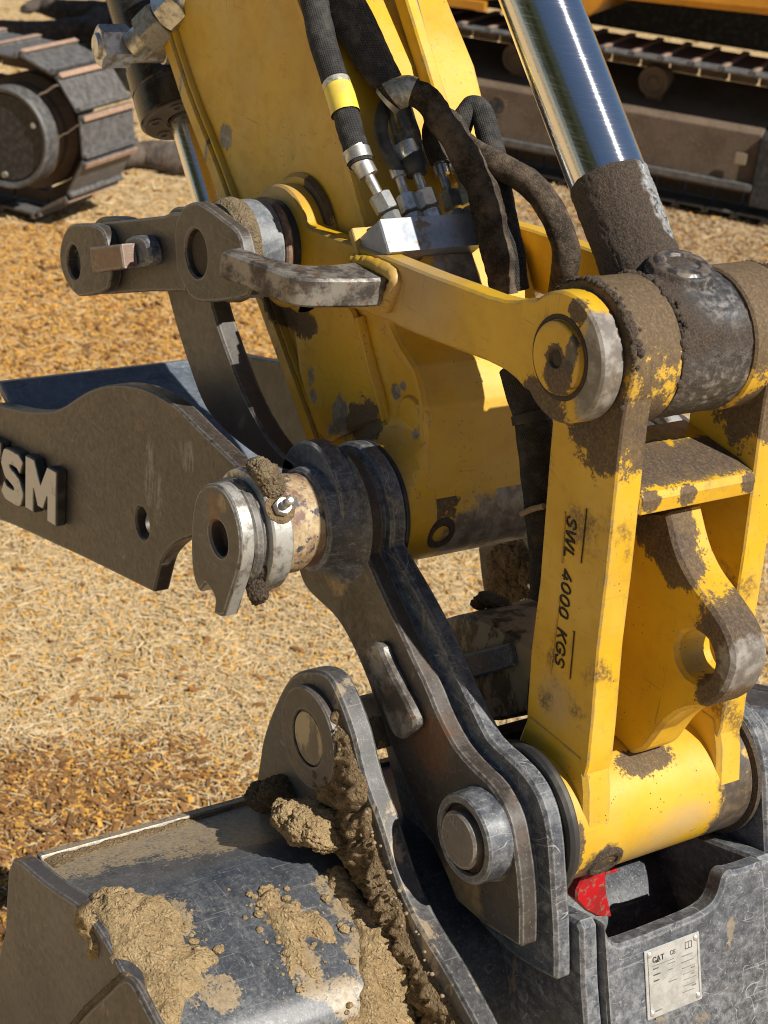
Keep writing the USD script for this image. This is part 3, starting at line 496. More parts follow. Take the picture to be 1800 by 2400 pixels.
M['eye'] = paint('lifting_eye_paint', [('grease', (hc[0] + .022, .17, hc[1] + .022), .030), ('grease', (hc[0] + .034, .185, hc[1] + .05), .040, (1, .7, .7)), ('grease', (hc[0] + .034, .185, hc[1] - .01), .034, (1, .7, .8)), ('grease', at3(1585, 1310, YE), .026), ('grease', at3(1548, 1240, YE), .030), ('grease', at3(1505, 1215, YE), .018), ('grease', at3(1665, 1615, YE), .016), ('bare', (hc[0] + .05, .18, hc[1] + .01), .026, (1, .6, 1))], wear=.35, dirt=.35)  # brown stains; the upper spots also hold the side face's shade
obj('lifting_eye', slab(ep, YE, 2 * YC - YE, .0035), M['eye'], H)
wb_ = sg.Polygon([LP + [-.040, .045], LP + [-.028, .045], (ZC[0] - .070, ZC[1] - .004), (ZC[0] - .084, ZC[1] - .004)])
obj('web_plate', slab(wb_, YB + .0285, 2 * YC - YB - .0285, .002), M['hblock'], H)
# lettering and its painted-over frame on the near bar
def flatmap(mesh2d, p0, ex, ey, y, lift=-.0006):
    """Lays flat lettering (x right, y up, z thickness) on the plane y."""
    v = mesh2d.vertices; q = p0 + v[:, :1] * ex + v[:, 1:2] * ey
    m = trimesh.Trimesh(np.c_[q[:, 0], y + lift + (v[:, 2] - v[:, 2].max() / 2) * 1.0, q[:, 1]], mesh2d.faces, process=False); return m
b0, b1, c0 = at(1331, 1203, YB), at(1300, 1566, YB), at(1357, 1205, YB)
tx = b1 - b0; L_ = np.linalg.norm(tx); tx /= L_; ty = c0 - b0; ty = ty - tx * (ty @ tx); hgt = np.linalg.norm(ty); ty /= hgt
word = meshkit.text_mesh('SWL  4000  KGS', 1.0, .001); ww = word.bounds[1, 0]
word = word.subdivide() if hasattr(word, 'subdivide') else word; word.vertices[:, :2] += (np.stack([meshkit.fbm(np.c_[word.vertices[:, :2] * 5, 0 * word.vertices[:, 0]], 3, q_) for q_ in (1, 2)], 1) - .5) * .10; word.vertices[:, 0] *= .96 * L_ / ww; word.vertices[:, 1] *= hgt * .88; word.vertices[:, 0] += word.vertices[:, 1] * .18
obj('lettering', flatmap(word, b0, tx, ty, YB), M['ink'], H, smooth=False, label='black letters SWL 4000 KGS')
for a, b in (((1374, 1195), (1361, 1320)), ((1344, 1480), (1335, 1592)), ((1325, 1200), (1318, 1320)), ((1312, 1400), (1290, 1580))):
    p, q = at3(*a, YB - .0003), at3(*b, YB - .0003); obj('label_ridge', tube([p, (p + q) / 2, q], .0011, 8, 6), M['hlink_bar'], H)
for a, b in (((1375, 1192), (1362, 1318)), ((1346, 1480), (1336, 1590))):
    p, q = at3(*a, YB - .0006), at3(*b, YB - .0006); obj('label_groove', tube([p, (p + q) / 2, q], .0006, 8, 6), M['ink'], H)

# ================================================================ bucket cylinder
cyl = thing('bucket_cylinder', 'chrome hydraulic cylinder rod with dirt caked eye between the yellow link hubs', 'cylinder')
r0, r1 = at3(1265, 0, YC), at3(1421, 410, YC); ax = (TP[0], YC, TP[1])
r1 = r1 + (r1 - r0) * 0.0
rd = (r1 - r0) / np.linalg.norm(r1 - r0); top = r0 - rd * .55
RR = .0335
obj('rod', lathe(top, rd, [(1e-5, 0), (RR, 0), (RR, np.linalg.norm(r1 - top) + .012), (1e-5, np.linalg.norm(r1 - top) + .012)], 96), M['chrome'], cyl)
def manifold_of(m): return manifold3d.Manifold(manifold3d.Mesh(np.asarray(m.vertices, np.float32), np.asarray(m.faces, np.uint32)))
def hullball(*bs):
    return manifold3d.Manifold.batch_hull([manifold3d.Manifold.sphere(r, 40).translate(tuple(map(float, p))) for p, r in bs])
def manifold_cyl(p, d, L, ra, rb, n=64):
    m = manifold3d.Manifold.cylinder(L, ra, rb, n); e1, e2, a = frame_of(d); T = np.c_[e1, e2, a, p]; return m.transform(T)
axc = np.array([TP[0], YC, TP[1]])
Ln = np.linalg.norm(axc - r1)
neck = manifold_cyl(r1 + rd * .004, rd, Ln, .0345, .0330)
eyeM = manifold_cyl((TP[0], .1405, TP[1]), (0, 1, 0), .075, .0595, .0595, 96)
gd = np.array([.62, .10, .78]); gd /= np.linalg.norm(gd)
bossp = at3(1600, 612, YC + .012)
bd = np.array([.16, -.04, .985]); bd /= np.linalg.norm(bd); bb = at3(1600, 614, YC) - bd * .060
bossM = manifold_cyl(bb, bd, .058, .036, .0275, 48)
shellM = neck + eyeM + bossM
shellM = shellM.refine_to_length(.0035); q = shellM.to_mesh(); em = trimesh.Trimesh(np.asarray(q.vert_properties)[:, :3], q.tri_verts, process=False)
em.merge_vertices(); trimesh.smoothing.filter_taubin(em, iterations=14)
vn = em.vertex_normals; d_ = (meshkit.fbm(em.vertices * 70, 4, 3) - .5) * .0022 + (meshkit.fbm(em.vertices * 320, 3, 5) - .5) * .0022
inb = (np.abs(em.vertices[:, 1] - .178) < .0385); em.vertices += vn * d_[:, None]
em.vertices[:, 1] = np.where(np.hypot(em.vertices[:, 0] - TP[0], em.vertices[:, 2] - TP[1]) < .0615, np.clip(em.vertices[:, 1], .1395, .2165), em.vertices[:, 1])
obj('rod_eye', em, M['rod_dirt'], cyl, smooth=True)
obj('grease_boss', lathe(bb + bd * .058, bd, [(1e-5, -.012), (.0115, -.012), (.0125, -.001), (.0155, .0024), (.0215, .0022), (.0265, -.002), (.029, -.008)], 48), M['wet_black'], cyl, label='wet dark ring round the grease hole')
obj('grease_nipple', hexnut(bb + bd * .046, bd, .0062, .0, .010), M['grease_dirt'], cyl)

# ================================================================ quick coupler
COL = dict(base=(.024, .029, .038), light=(.36, .365, .37))
M['coupler'] = steel('coupler_paint', dust=.6, rust=.2, mud=.18, scrib=.8, **COL)
M['coupler_side'] = steel('coupler_side_shade', (.030, .024, .020), dust=.25, rust=.4, mud=.16, light=(.15, .13, .11), blobs=[('dark', at3(830, 1450, .022), .03), ('rust', at3(1010, 1740, .022), .03), ('mud', at3(790, 1350, .022), .018), ('mud', at3(1080, 2080, .022), .03), ('dark', at3(1180, 1840, .022), .02)])  # browner, darker base puts the side faces' shade into the colour
K = thing('quick_coupler', 'dusty grey steel quick coupler between the arm and the bucket', 'coupler')
P1R = [(748, 1072), (769, 1102), (786, 1136), (798, 1178), (828, 1237), (862, 1313), (895, 1389), (933, 1469), (947, 1500), (971, 1553), (997, 1605), (1027, 1681), (1056, 1736), (1073, 1762), (1111, 1804), (1149, 1838), (1179, 1888), (1196, 1930), (1208, 1998), (1215, 2049), (1221, 2125), (1221, 2200), (1220, 2223, 1)]
P1L = [(1077, 2132), (1047, 2055), (1013, 1978), (976, 1901), (947, 1833), (913, 1745), (888, 1669), (866, 1610), (841, 1548), (811, 1486), (786, 1448), (760, 1423), (731, 1397), (714, 1376), (703, 1351), (696, 1320)]
hs = at(740, 1190, .022)
p1 = outline(P1R + P1L + [(690, 1250), (690, 1150)], .022, 1)
p1 = soft(big(p1.union(disc(SP, .060))), .004)
lug = slab(big(p1), .022, .041, .0025)
obj('side_plate', lug, M['coupler_side'], K); obj('side_plate', mirror(lug), M['coupler'], K)
rimd = np.array(big(p1).exterior.coords)
P2R = [(824, 1127), (870, 1186), (895, 1245), (938, 1321), (971, 1376), (1014, 1456), (1047, 1524), (1077, 1597), (1106, 1655), (1132, 1711), (1150, 1740), (1209, 1791), (1240, 1826), (1264, 1869), (1279, 1916), (1287, 1963), (1291, 2003), (1295, 2081), (1303, 2199), (1303, 2300, 1), (1228, 2261), (1174, 2218)]
P2L = [(1110, 2150), (1060, 2040), (1000, 1900), (950, 1780), (900, 1640), (860, 1560), (830, 1480), (790, 1420), (760, 1370), (745, 1320), (740, 1250), (745, 1180)]
p2 = soft(big(outline(P2R + P2L, .045, 1).union(disc(SP, .066))), .004)
core = big(p1.buffer(-.004))
cm = slab(core, .040, .046, .001); obj('side_core', cm, M['coupler'], K); obj('side_core', mirror(cm), M['coupler'], K)
i2 = slab(big(p2), .045, .0625, .003); obj('inner_plate', i2, M['coupler'], K); obj('inner_plate', mirror(i2), M['coupler'], K)
# near lower pin boss and pin
obj('pin_boss', lathe((LP[0], 0, LP[1]), (0, 1, 0), [(.0312, .012), (.0312, .002), (.0325, 0), (.0385, 0), (.0402, .002), (.0408, .016), (.0435, .0225)], 72), M['coupler'], K)
obj('lower_pin', ycyl(LP, .0258, -.0055, .06, .0022), M['coupler_pin'] if 'coupler_pin' in M else steel('coupler_pin_steel', (.075, .062, .05), dust=.25, rust=.3, mud=.1, edge=1.0, light=(.3, .29, .27)), K)
obj('pin_dirt', lathe((LP[0], 0, LP[1]), (0, 1, 0), [(.0258, .0045), (.0312, .0055)], 48), M['grease_dirt'], K)
obj('pin_boss', mirror(ycyl(LP, .041, .0, .023, .002)), M['coupler'], K)
# cast hub round the arm's end pin
hubp = [(1e-5, -.013), (.0462, -.013), (.0492, -.0105), (.0500, -.004), (.0515, .004), (.0550, .0120), (.0605, .0185), (.0680, .0224)]
obj('arm_hub', lathe((SP[0], 0, SP[1]), (0, 1, 0), hubp, 72), M['coupler'], K); obj('arm_hub', mirror(lathe((SP[0], 0, SP[1]), (0, 1, 0), hubp, 72)), M['coupler'], K)
obj('seal_ring', ycyl(SP, .0655, .0622, .0665, .001), M['rubber'], K)
lugp = outline([(869, 1504), (845, 1538), (852, 1560), (879, 1622), (909, 1698), (925, 1728), (940, 1734), (955, 1726), (975, 1707), (972, 1681), (921, 1584), (900, 1540), (890, 1512)], .010, 1)
obj('wear_lug', slab(lugp, .009, .022, .003, .002), M['mottled_steel'], K, label='rusty lug welded to the near side plate')
# body below: side walls, front panel with its U shaped opening, floor
YW = .064
w3 = [at(x, y, YW) for x, y in ((1190, 2080), (1330, 2148), (1352, 2160), (1362, 2180), (1366, 2316), (1373, 2400), (1385, 2560), (1390, 2760))]
wall = sg.Polygon(w3 + [w3[-1] + [-.22, 0], (SP[0] + .02, SP[1] - .17), at(1150, 1960, YW)]).buffer(0)
wl = slab(wall, YW, YW + .019, .003); obj('body_wall', wl, M['coupler'], K); obj('body_wall', mirror(wl), M['coupler'], K)
pa, pb = at(1424, 2190, YW + .019), at(1436, 2400, YW + .019)
pdv = (pb - pa) / np.linalg.norm(pb - pa); pn = np.array([-pdv[1], pdv[0]]); pn = pn if pn[0] > 0 else -pn
P0 = np.array([pa[0], 0, pa[1]]); PD = np.array([pdv[0], 0, pdv[1]]); PN = np.array([pn[0], 0, pn[1]])
P0 = P0 - PN * .004
def panel(px, py):                           # (y, distance down) on the front panel
    q = on_plane(px, py, P0, PN) - P0; return q[1], q @ PD
pts = [(YW + .019, panel(1412, 2165)[1])] + [panel(x, y) for x, y in ((1418, 2172), (1430, 2200), (1442, 2213), (1456, 2215), (1500, 2200), (1560, 2176), (1620, 2152), (1650, 2138), (1676, 2118), (1690, 2090), (1697, 2055), (1712, 2040), (1730, 2042))]
pts += [(2 * YC - YW - .019, pts[-1][1]), (2 * YC - YW - .019, .33), (YW + .019, .33)]
pan = sg.Polygon(chaikin([tuple(p) + ((1,) if i in (0, len(pts) - 1, len(pts) - 2, len(pts) - 3) else ()) for i, p in enumerate(pts)], 2)).buffer(0)
pmesh = slab(pan, 0, .022, .0035, frame=(P0, (0, 1, 0), PD, -PN)); obj('front_panel', pmesh, M['coupler'], K)
# data plate
c4 = [np.array(panel(x, y)) for x, y in ((1508, 2228), (1638, 2182), (1641, 2330), (1516, 2402))]
o2 = c4[0]; ex2 = (c4[1] - c4[0] + c4[2] - c4[3]) / 2; w2 = np.linalg.norm(ex2); ex2 = np.array([1., 0.]); ht = (c4[3] - c4[0])[1] * .5 + (c4[2] - c4[1])[1] * .5
w2 = (c4[1][0] - c4[0][0] + c4[2][0] - c4[3][0]) / 2; o2 = np.array([(c4[0][0] + c4[3][0]) / 2, (c4[0][1] + c4[1][1]) / 2])
def onpanel(u, v, lift): return P0 + np.array([0, 1, 0]) * u + PD * v + PN * lift
dp = slab(sg.box(0, 0, w2, ht).buffer(-.001).buffer(.001), 0, .0012, .0003, frame=(onpanel(*o2, .0014), (0, 1, 0), PD, -PN))
D = obj('data_plate', dp, M['data_plate'], K, label='small aluminium data plate')
def ptext(s, u, v, h, bold=False):
    m = meshkit.text_mesh(s, h, .0002, bold); q = m.vertices
    m.vertices = onpanel(o2[0] + u, o2[1] + v, .0015) + q[:, :1] * np.array([0, 1, 0]) - q[:, 1:2] * PD + q[:, 2:] * PN
    if np.dot(np.cross([0, 1, 0], -PD), PN) < 0: m.faces = m.faces[:, ::-1]
    return m
def pline(u, v, w, h): return slab(sg.box(0, 0, w, h), 0, .0003, .00005, frame=(onpanel(o2[0] + u, o2[1] + v, .0017), (0, 1, 0), PD, -PN))
u_ = w2 / 100
obj('plate_print', ptext('CAT', 13 * u_, .013, 8.5 * u_ * .9, True), M['ink'], D, smooth=False); obj('plate_print', ptext('CE', 45 * u_, .0118, 6 * u_), M['ink'], D, smooth=False)
tri_ = slab(sg.Polygon([(0, 0), (7 * u_, 0), (3.5 * u_, -4.5 * u_)]), 0, .0003, .00003, frame=(onpanel(o2[0] + 19 * u_, o2[1] + .0138, .0018), (0, 1, 0), PD, -PN)); obj('plate_print', tri_, M['ink'], D, smooth=False)
book = cat(pline(73 * u_, .0055, 12 * u_, .0005), pline(73 * u_, .0115, 12 * u_, .0005), pline(73 * u_, .0055, .0005, .006), pline(84.5 * u_, .0055, .0005, .006), pline(78.7 * u_, .0062, .0004, .0055)); obj('plate_symbol', book, M['ink'], D, smooth=False)
rs = random.Random(3); lines = []
for k in range(9):
    v = .0185 + k * .0056
    if k in (0, 1, 2, 7): lines.append(pline(14 * u_, v, u_ * rs.uniform(8, 15), .0011))
    if k in (0, 1, 3): lines.append(pline(40 * u_, v + .0006, u_ * rs.uniform(8, 18), .0004))
    if k < 7: lines.append(pline((64 + rs.uniform(0, 6)) * u_, v - .0012, u_ * rs.uniform(14, 24), .0005))
    if k in (2, 3, 5): lines.append(pline(82 * u_, v + .0006, u_ * rs.uniform(5, 9), .0011))
lines += [pline(5 * u_, .004, .0005, ht - .010), pline(95 * u_, .004, .0005, ht - .010), pline(12 * u_, .016, 40 * u_, .0004), pline(14 * u_, .012 + .0525, 16 * u_, .0018)]
obj('plate_print', cat(*lines), M['wrap_grey'], D, smooth=False)
for u, v in ((9, .0045), (93, .0045), (9, ht - .005), (93, ht - .005)):
    obj('rivet', lathe(onpanel(o2[0] + u * u_, o2[1] + v, .001), PN, [(.0032, 0), (.003, .001), (.002, .0019), (1e-5, .0023)], 20), M['ground_steel'], D)
# red latch and the dark hook seen through the opening
def at_x(px, py, x): w = ray(px, py); q = CAM + w * ((x - CAM[0]) / w[0]); return q
xl = P0[0] - .062
lp_ = [at_x(x, y, xl)[1:] for x, y in ((1352, 2088), (1366, 2058), (1420, 2034), (1424, 2100), (1436, 2150), (1400, 2150), (1372, 2135), (1350, 2110))]
latch = slab(sg.Polygon([tuple(p) for p in lp_]).buffer(0), 0, .05, .002, frame=((xl, 0, 0), (0, 1, 0), (0, 0, 1), (-1, 0, 0))); obj('red_latch', latch, M['red'], K)
xl2 = xl - .070
lp2 = [at_x(x, y, xl2)[1:] for x, y in ((1415, 2030), (1490, 2046), (1515, 2100), (1550, 2160), (1570, 2260), (1415, 2260))]
obj('red_latch', slab(sg.Polygon([tuple(p) for p in lp2]).buffer(0), 0, .03, .003, frame=((xl2, 0, 0), (0, 1, 0), (0, 0, 1), (-1, 0, 0))), M['red'], K)
xl3 = xl2 - .020; hk_ = [at_x(x, y, xl3)[1:] for x, y in ((1488, 2046), (1500, 2030), (1522, 2020), (1548, 2052), (1575, 2095), (1622, 2142), (1655, 2200), (1650, 2290), (1480, 2290))]
obj('hook', slab(sg.Polygon([tuple(p) for p in hk_]).buffer(0), 0, .02, .003, frame=((xl3, 0, 0), (0, 1, 0), (0, 0, 1), (-1, 0, 0))), M['coupler'], K)
back = sg.Polygon([(LP[0] - .16, LP[1] - .02), (LP[0] - .145, LP[1] - .02), (LP[0] - .10, LP[1] - .30), (LP[0] - .115, LP[1] - .30)])
obj('rear_wall', slab(back, YW + .019, 2 * YC - YW - .019, .002), M['coupler_side'], K)
# cross web with mud behind, seen between the arm tube and the letter bar
ym = .120
web = outline([(1000, 1475), (1045, 1446), (1110, 1440), (1180, 1470), (1262, 1525), (1300, 1560), (1320, 1640), (1200, 1690), (1080, 1690), (1020, 1580)], ym, 1)
obj('cross_web', slab(big(web), ym, 2 * YC - ym, .004), steel('web_shaded_film', (.040, .029, .019), dust=.15, rust=.3, mud=.5, light=(.20, .15, .10), edge=.2), K)  # muddy steel, base darkened to carry the bucket link's shade
rail_ = outline([(1080, 1535), (1200, 1506), (1212, 1560), (1100, 1592)], ym - .004, 0)
obj('web_rail', slab(big(rail_), ym - .008, ym - .001, .002), M['coupler'], K)

# ================================================================ bucket
YSB = -.275; YFB = 2 * YC - YSB
SB = [(36, 2014), (63, 2038), (97, 2071), (127, 2097), (160, 2109), (185, 2122), (211, 2143), (236, 2177), (262, 2236), (279, 2284), (318, 2345), (359, 2402)]
prof = np.array([at(x, y, YSB) for x, y in SB]); prof = spline(np.c_[prof, np.zeros(len(prof))], 90)[:, :2]; prof = ndimage.gaussian_filter1d(prof, 7, axis=0, mode='nearest')
tail = [prof[-1] + [.030, -.014], prof[-1] + [.056, -.055], prof[-1] + [.062, -.14], prof[-1] + [-.08, -.38], prof[-1] + [-.35, -.46]]
full = np.vstack([prof, spline(np.c_[np.vstack([prof[-1], tail]), np.zeros(6)], 40)[1:, :2]])
al_ = np.r_[0, np.cumsum(np.linalg.norm(np.diff(full, axis=0), axis=1))]; full = np.c_[np.interp(np.linspace(0, al_[-1], 180), al_, full[:, 0]), np.interp(np.linspace(0, al_[-1], 180), al_, full[:, 1])]; full = np.vstack([full[:1], ndimage.gaussian_filter1d(full, 5, axis=0, mode='nearest')[1:-1], full[-1:]])
BK = thing('bucket', 'wide dark smooth edged digging bucket smeared with dry mud, bottom left', 'bucket')
ARC_ = np.r_[0, np.cumsum(np.linalg.norm(np.diff(full, axis=0), axis=1))]
M['bucket'] = steel('bucket_steel', (.022, .026, .034), dust=.65, rust=.05, mud=.06, light=(.21, .21, .205), rough=(.34, .52), scratch=1.0, edge=.6, fine=True, blobs=[('dust', (full[5][0], -.15, full[5][1]), .045, (1, .22, 1)), ('dust', (full[12][0] + .02, -.05, full[12][1]), .035, (1, .3, 1))] + [('dust', (np.interp(a_, ARC_, full[:, 0]), y_, np.interp(a_, ARC_, full[:, 1])), r_) for a_, y_, r_ in ((.20, -.225, .036), (.26, -.235, .030), (.29, -.205, .018), (.25, -.105, .018), (.285, -.125, .018), (.25, -.05, .022), (.30, -.06, .026), (.33, -.10, .020), (.22, -.055, .018), (.31, -.125, .016))])
M['bucket_side'] = steel('bucket_side_steel', (.026, .024, .026), dust=.3, rust=.2, mud=.04, light=(.13, .12, .115), edge=.7, scratch=.9)
tn_ = np.gradient(full, axis=0); tn_ /= np.linalg.norm(tn_, axis=1, keepdims=True); nn_ = np.c_[-tn_[:, 1], tn_[:, 0]]; nn_ = nn_ if nn_[5][1] < 0 else -nn_
inset = full + nn_ * .012
shellp = sg.Polygon(np.vstack([full, inset[::-1]])).buffer(0)
obj('shell', slab(shellp, YSB + .018, YFB - .018, .0015), M['bucket'], BK, smooth=40)
sidep = [(15, 2185), (17, 2122), (21, 2040), (28, 2018)]
sq = [at(x, y, YSB) for x, y in ((-60, 2560), (-12, 2300), (2, 2222), (13, 2188), (16, 2122), (21, 2040), (30, 2018))]
sidepoly = sg.Polygon(np.vstack([full + [.0, .0], [(full[-1][0] - .22, full[-1][1] + .05)], sq])).buffer(.0015).buffer(0)
sp_ = slab(big(sidepoly), YSB, YSB + .019, .002); obj('side_wall', sp_, M['bucket_side'], BK); obj('side_wall', mirror(sp_), M['bucket_side'], BK)
cheek = outline([(150, 2440, 1), (177, 2400), (211, 2363), (249, 2329), (276, 2300), (292, 2290), (312, 2308), (350, 2384), (400, 2480, 1)], YSB - .010, 1)
obj('cheek_plate', slab(big(cheek), YSB - .010, YSB, .003), M['coupler_side'], BK)
obj('weld_bead', tube([at3(x, y, YSB - .002) for x, y in ((170, 2412), (208, 2366), (249, 2329), (280, 2300), (296, 2292), (315, 2310))], .005, 60, 8, .0015, 200), M['mud_grey'], BK)
lipd = full[8] - full[0]; lipd = lipd / np.linalg.norm(lipd); lipn = np.array([-lipd[1], lipd[0]]); lipn = lipn if lipn[1] > 0 else -lipn
lip = sg.Polygon([full[0] - lipd * .004 - lipn * .012, full[0] - lipd * .004 + lipn * .004, full[0] + lipd * .007 + lipn * .004, full[0] + lipd * .009, full[0] + lipd * .009 - lipn * .012])
obj('lip', slab(lip, YSB + .019, YFB - .019, .001), M['bucket'], BK)
band = sg.Polygon([full[0] + lipd * .007 + lipn * .0003, full[0] + lipd * .007 + lipn * .003, full[0] + lipd * .030 + lipn * .0016, full[0] + lipd * .034 + lipn * .0002])
def ear_side(mir):
    f = mirror if mir else (lambda m: m)
    ye = EY + .010
    er = [(609, 1770), (613, 1736), (630, 1681), (651, 1631), (672, 1593), (693, 1576), (720, 1569), (752, 1572), (774, 1589), (786, 1614), (803, 1652), (824, 1711), (837, 1762), (850, 1821), (871, 1880), (888, 1922), (908, 1990), (930, 2060), (951, 2112), (985, 2180), (1040, 2265), (1085, 2347), (1130, 2430), (1190, 2560), (1000, 2600), (800, 2300), (640, 1960), (590, 1890)]
    e = f(slab(soft(big(outline(er, ye, 2)), .003), ye, ye + .022, .003)); obj('ear', e, M['ear'] if not mir else M['coupler_side'], BK)
    obj('ear_boss', f(lathe((EP[0], 0, EP[1]), (0, 1, 0), [(.0275, EY + .004), (.0275, EY + .0008), (.0285, EY), (.0485, EY), (.050, EY + .002), (.0505, EY + .012)], 64)), M['coupler_side'], BK)
    obj('ear_pin', f(ycyl(EP, .0270, EY + .001, EY + .09, .002)), M['ear_pin'], BK)
M['ear'] = steel('ear_steel', (.020, .020, .022), dust=.35, rust=.25, mud=.28, light=(.22, .205, .18))
M["ear_pin"] = steel("ear_pin_mud", (.05, .037, .022), dust=.3, rust=.5, mud=.5, light=(.3, .27, .2))
ear_side(False); ear_side(True)

# ================================================================ thumb (grab)
YT = -.074
M['thumb'] = steel('thumb_steel', (.030, .023, .018), dust=.25, rust=.4, mud=.03, light=(.15, .125, .10), scratch=1.0, edge=.5, blobs=[('bare', at3(350, 1110, YT), .030, (3.0, 1, .8)), ('bare', at3(370, 1170, YT), .022, (2.6, 1, .8)), ('bare', at3(440, 1070, YT), .016), ('cream', at3(470, 1000, -.050), .013), ('cream', at3(505, 1035, -.050), .014), ('cream', at3(540, 1072, -.050), .013), ('cream', at3(430, 962, -.050), .010)])
TH = thing('thumb_grab', 'brown steel thumb with raised letters on its near plate, left of the coupler', 'thumb')
tp = [(118, 964), (148, 955), (177, 934), (211, 913), (253, 901), (295, 900), (338, 909), (380, 930), (422, 960), (464, 1006), (506, 1044), (549, 1086), (580, 1115)]
tb = [(455, 1257, 1), (422, 1266), (401, 1280), (380, 1306), (371, 1335), (359, 1388, 1), (295, 1356), (194, 1306), (84, 1255), (0, 1217)]
tq = [tuple(at(x[0], x[1], YT)) + tuple(x[2:]) for x in tp] + [(SP[0] + .03, SP[1] + .045), (SP[0] + .056, SP[1]), (SP[0] + .03, SP[1] - .046), (SP[0] - .03, SP[1] - .048)]
tq += [tuple(at(x[0], x[1], YT)) + tuple(x[2:]) for x in tb] + [(-1.10, .435), (-1.24, .41), (-1.33, .425, 1), (-1.33, .54, 1), (-1.2535, .556), (-1.094, .5945), (-.95, .645), tuple(at(0, 949, YT)), tuple(at(63, 964, YT))]
tpoly = soft(big(sg.Polygon(chaikin(tq, 2)).buffer(0).union(disc(SP, .0572))), .002)
sl = at(333, 1226, YT)
tpoly = big(tpoly.difference(disc(sl, .0168, 40)).difference(disc(SP, .045, 48)))
tm = slab(tpoly, YT, YT + .019, .002)
obj('side_plate', tm, M['thumb'], TH, label='near side plate with the letters'); obj('side_plate', mirror(tm), M['black_plate'], TH)
rg = lathe((SP[0], 0, SP[1]), (0, 1, 0), [(.045, YT - .001), (.0565, YT - .001), (.0582, YT + .001), (.0582, YT + .018), (.0565, YT + .020), (.045, YT + .020)], 80)
obj('pivot_ring', rg, M['ground_steel'], TH); obj('pivot_ring', mirror(rg), M['ground_steel'], TH)
# cross plate between the two side plates, letters, grease nipple
c0_ = at(0, 903, -.055)
chn = sg.Polygon([c0_ + [-.012, .001], c0_ + [.0, .004], c0_ + [.012, -.002], c0_ + [.30, -.085], c0_ + [.295, -.098], c0_ + [.004, -.014]])
rib_ = sg.Polygon([c0_ + [-.012, .001], c0_ + [0, .003], c0_ + [.30, -.087], c0_ + [.30, -.16], c0_ + [-.02, -.09]])
obj('rib_plate', slab(rib_, .236, .252, .002), M['black_plate'], TH)
obj('cross_plate', slab(chn, YT + .019, .236, .002), steel('cross_plate_steel', (.06, .072, .09), dust=.6, rust=.12, mud=.05, light=(.24, .27, .30)), TH)
stp = outline([(1150, 1275), (1245, 1250), (1268, 1425), (1215, 1420), (1165, 1395), (1156, 1335)], .39, 0)
obj('stop_block', slab(big(stp), .37, .41, .003), M['coupler_side'], TH)
lb, lr, lt = at(27, 1155, YT), at(154, 1228, YT), at(27, 1042, YT)
lt2, lr2 = at(86, 1065, YT), at(156, 1086, YT)
SHAPES = {'M': sg.Polygon([(0, 0), (0, 1), (.29, 1), (.5, .60), (.71, 1), (1, 1), (1, 0), (.73, 0), (.73, .50), (.58, .17), (.42, .17), (.27, .50), (.27, 0)]),
          'T': sg.Polygon([(0, 1), (1, 1), (1, .66), (.67, .66), (.67, 0), (.33, 0), (.33, .66), (0, .66)]),
          'S': sg.LineString([(.93, .76), (.78, .85), (.5, .865), (.24, .84), (.155, .70), (.26, .56), (.5, .50), (.74, .43), (.845, .29), (.76, .16), (.5, .135), (.22, .15), (.06, .25)]).buffer(.148, cap_style=2).intersection(sg.box(0, 0, 1, 1))}
for s_, bl, br, tl in (('S', (28, 1162), (80, 1193), (26, 1038)), ('M', (84, 1186), (156, 1230), (85, 1062)), ('T', (-50, 1116), (25, 1152), (-50, 1003))):
    p0_, ex_, ey_ = at(*bl, YT), at(*br, YT) - at(*bl, YT), at(*tl, YT) - at(*bl, YT)
    shp = affinity.affine_transform(big(SHAPES[s_]), [ex_[0], ey_[0], ex_[1], ey_[1], p0_[0], p0_[1]]).buffer(.0012).buffer(-.0012)
    Lp = obj('letter', slab(shp, YT - .013, YT, .0018, .0008, step=.004), M['rubber'], TH)
    obj('letter_face', slab(big(shp.buffer(-.0012)), YT - .0138, YT - .0122, .0004, step=.004), M['letter_white'], Lp)
nd = np.array([.72, -.0, .36]); nd /= np.linalg.norm(nd); npos = at3(655, 1190, -.06)
nb = np.array([SP[0], YT + .011, SP[1]]); na = math.atan2(*(at(655, 1190, YT + .009) - SP)[::-1]); nd = np.array([math.cos(na), 0, math.sin(na)])
nb = nb + nd * .0575
obj('grease_fitting', cat(hexnut(nb, nd, .0085, .001, .009), lathe(nb, nd, [(.0042, .009), (.0042, .015), (.003, .016), (.003, .018), (.004, .0195), (.004, .022), (.0025, .024), (1e-5, .0243)], 20)), M['zinc_brass'] if 'zinc_brass' in M else M['ground_steel'], TH)
obj('fitting_recess', lathe(nb, nd, [(1e-5, .0012), (.0125, .0012), (.0145, .0)], 20), M['mud_dark'], TH)

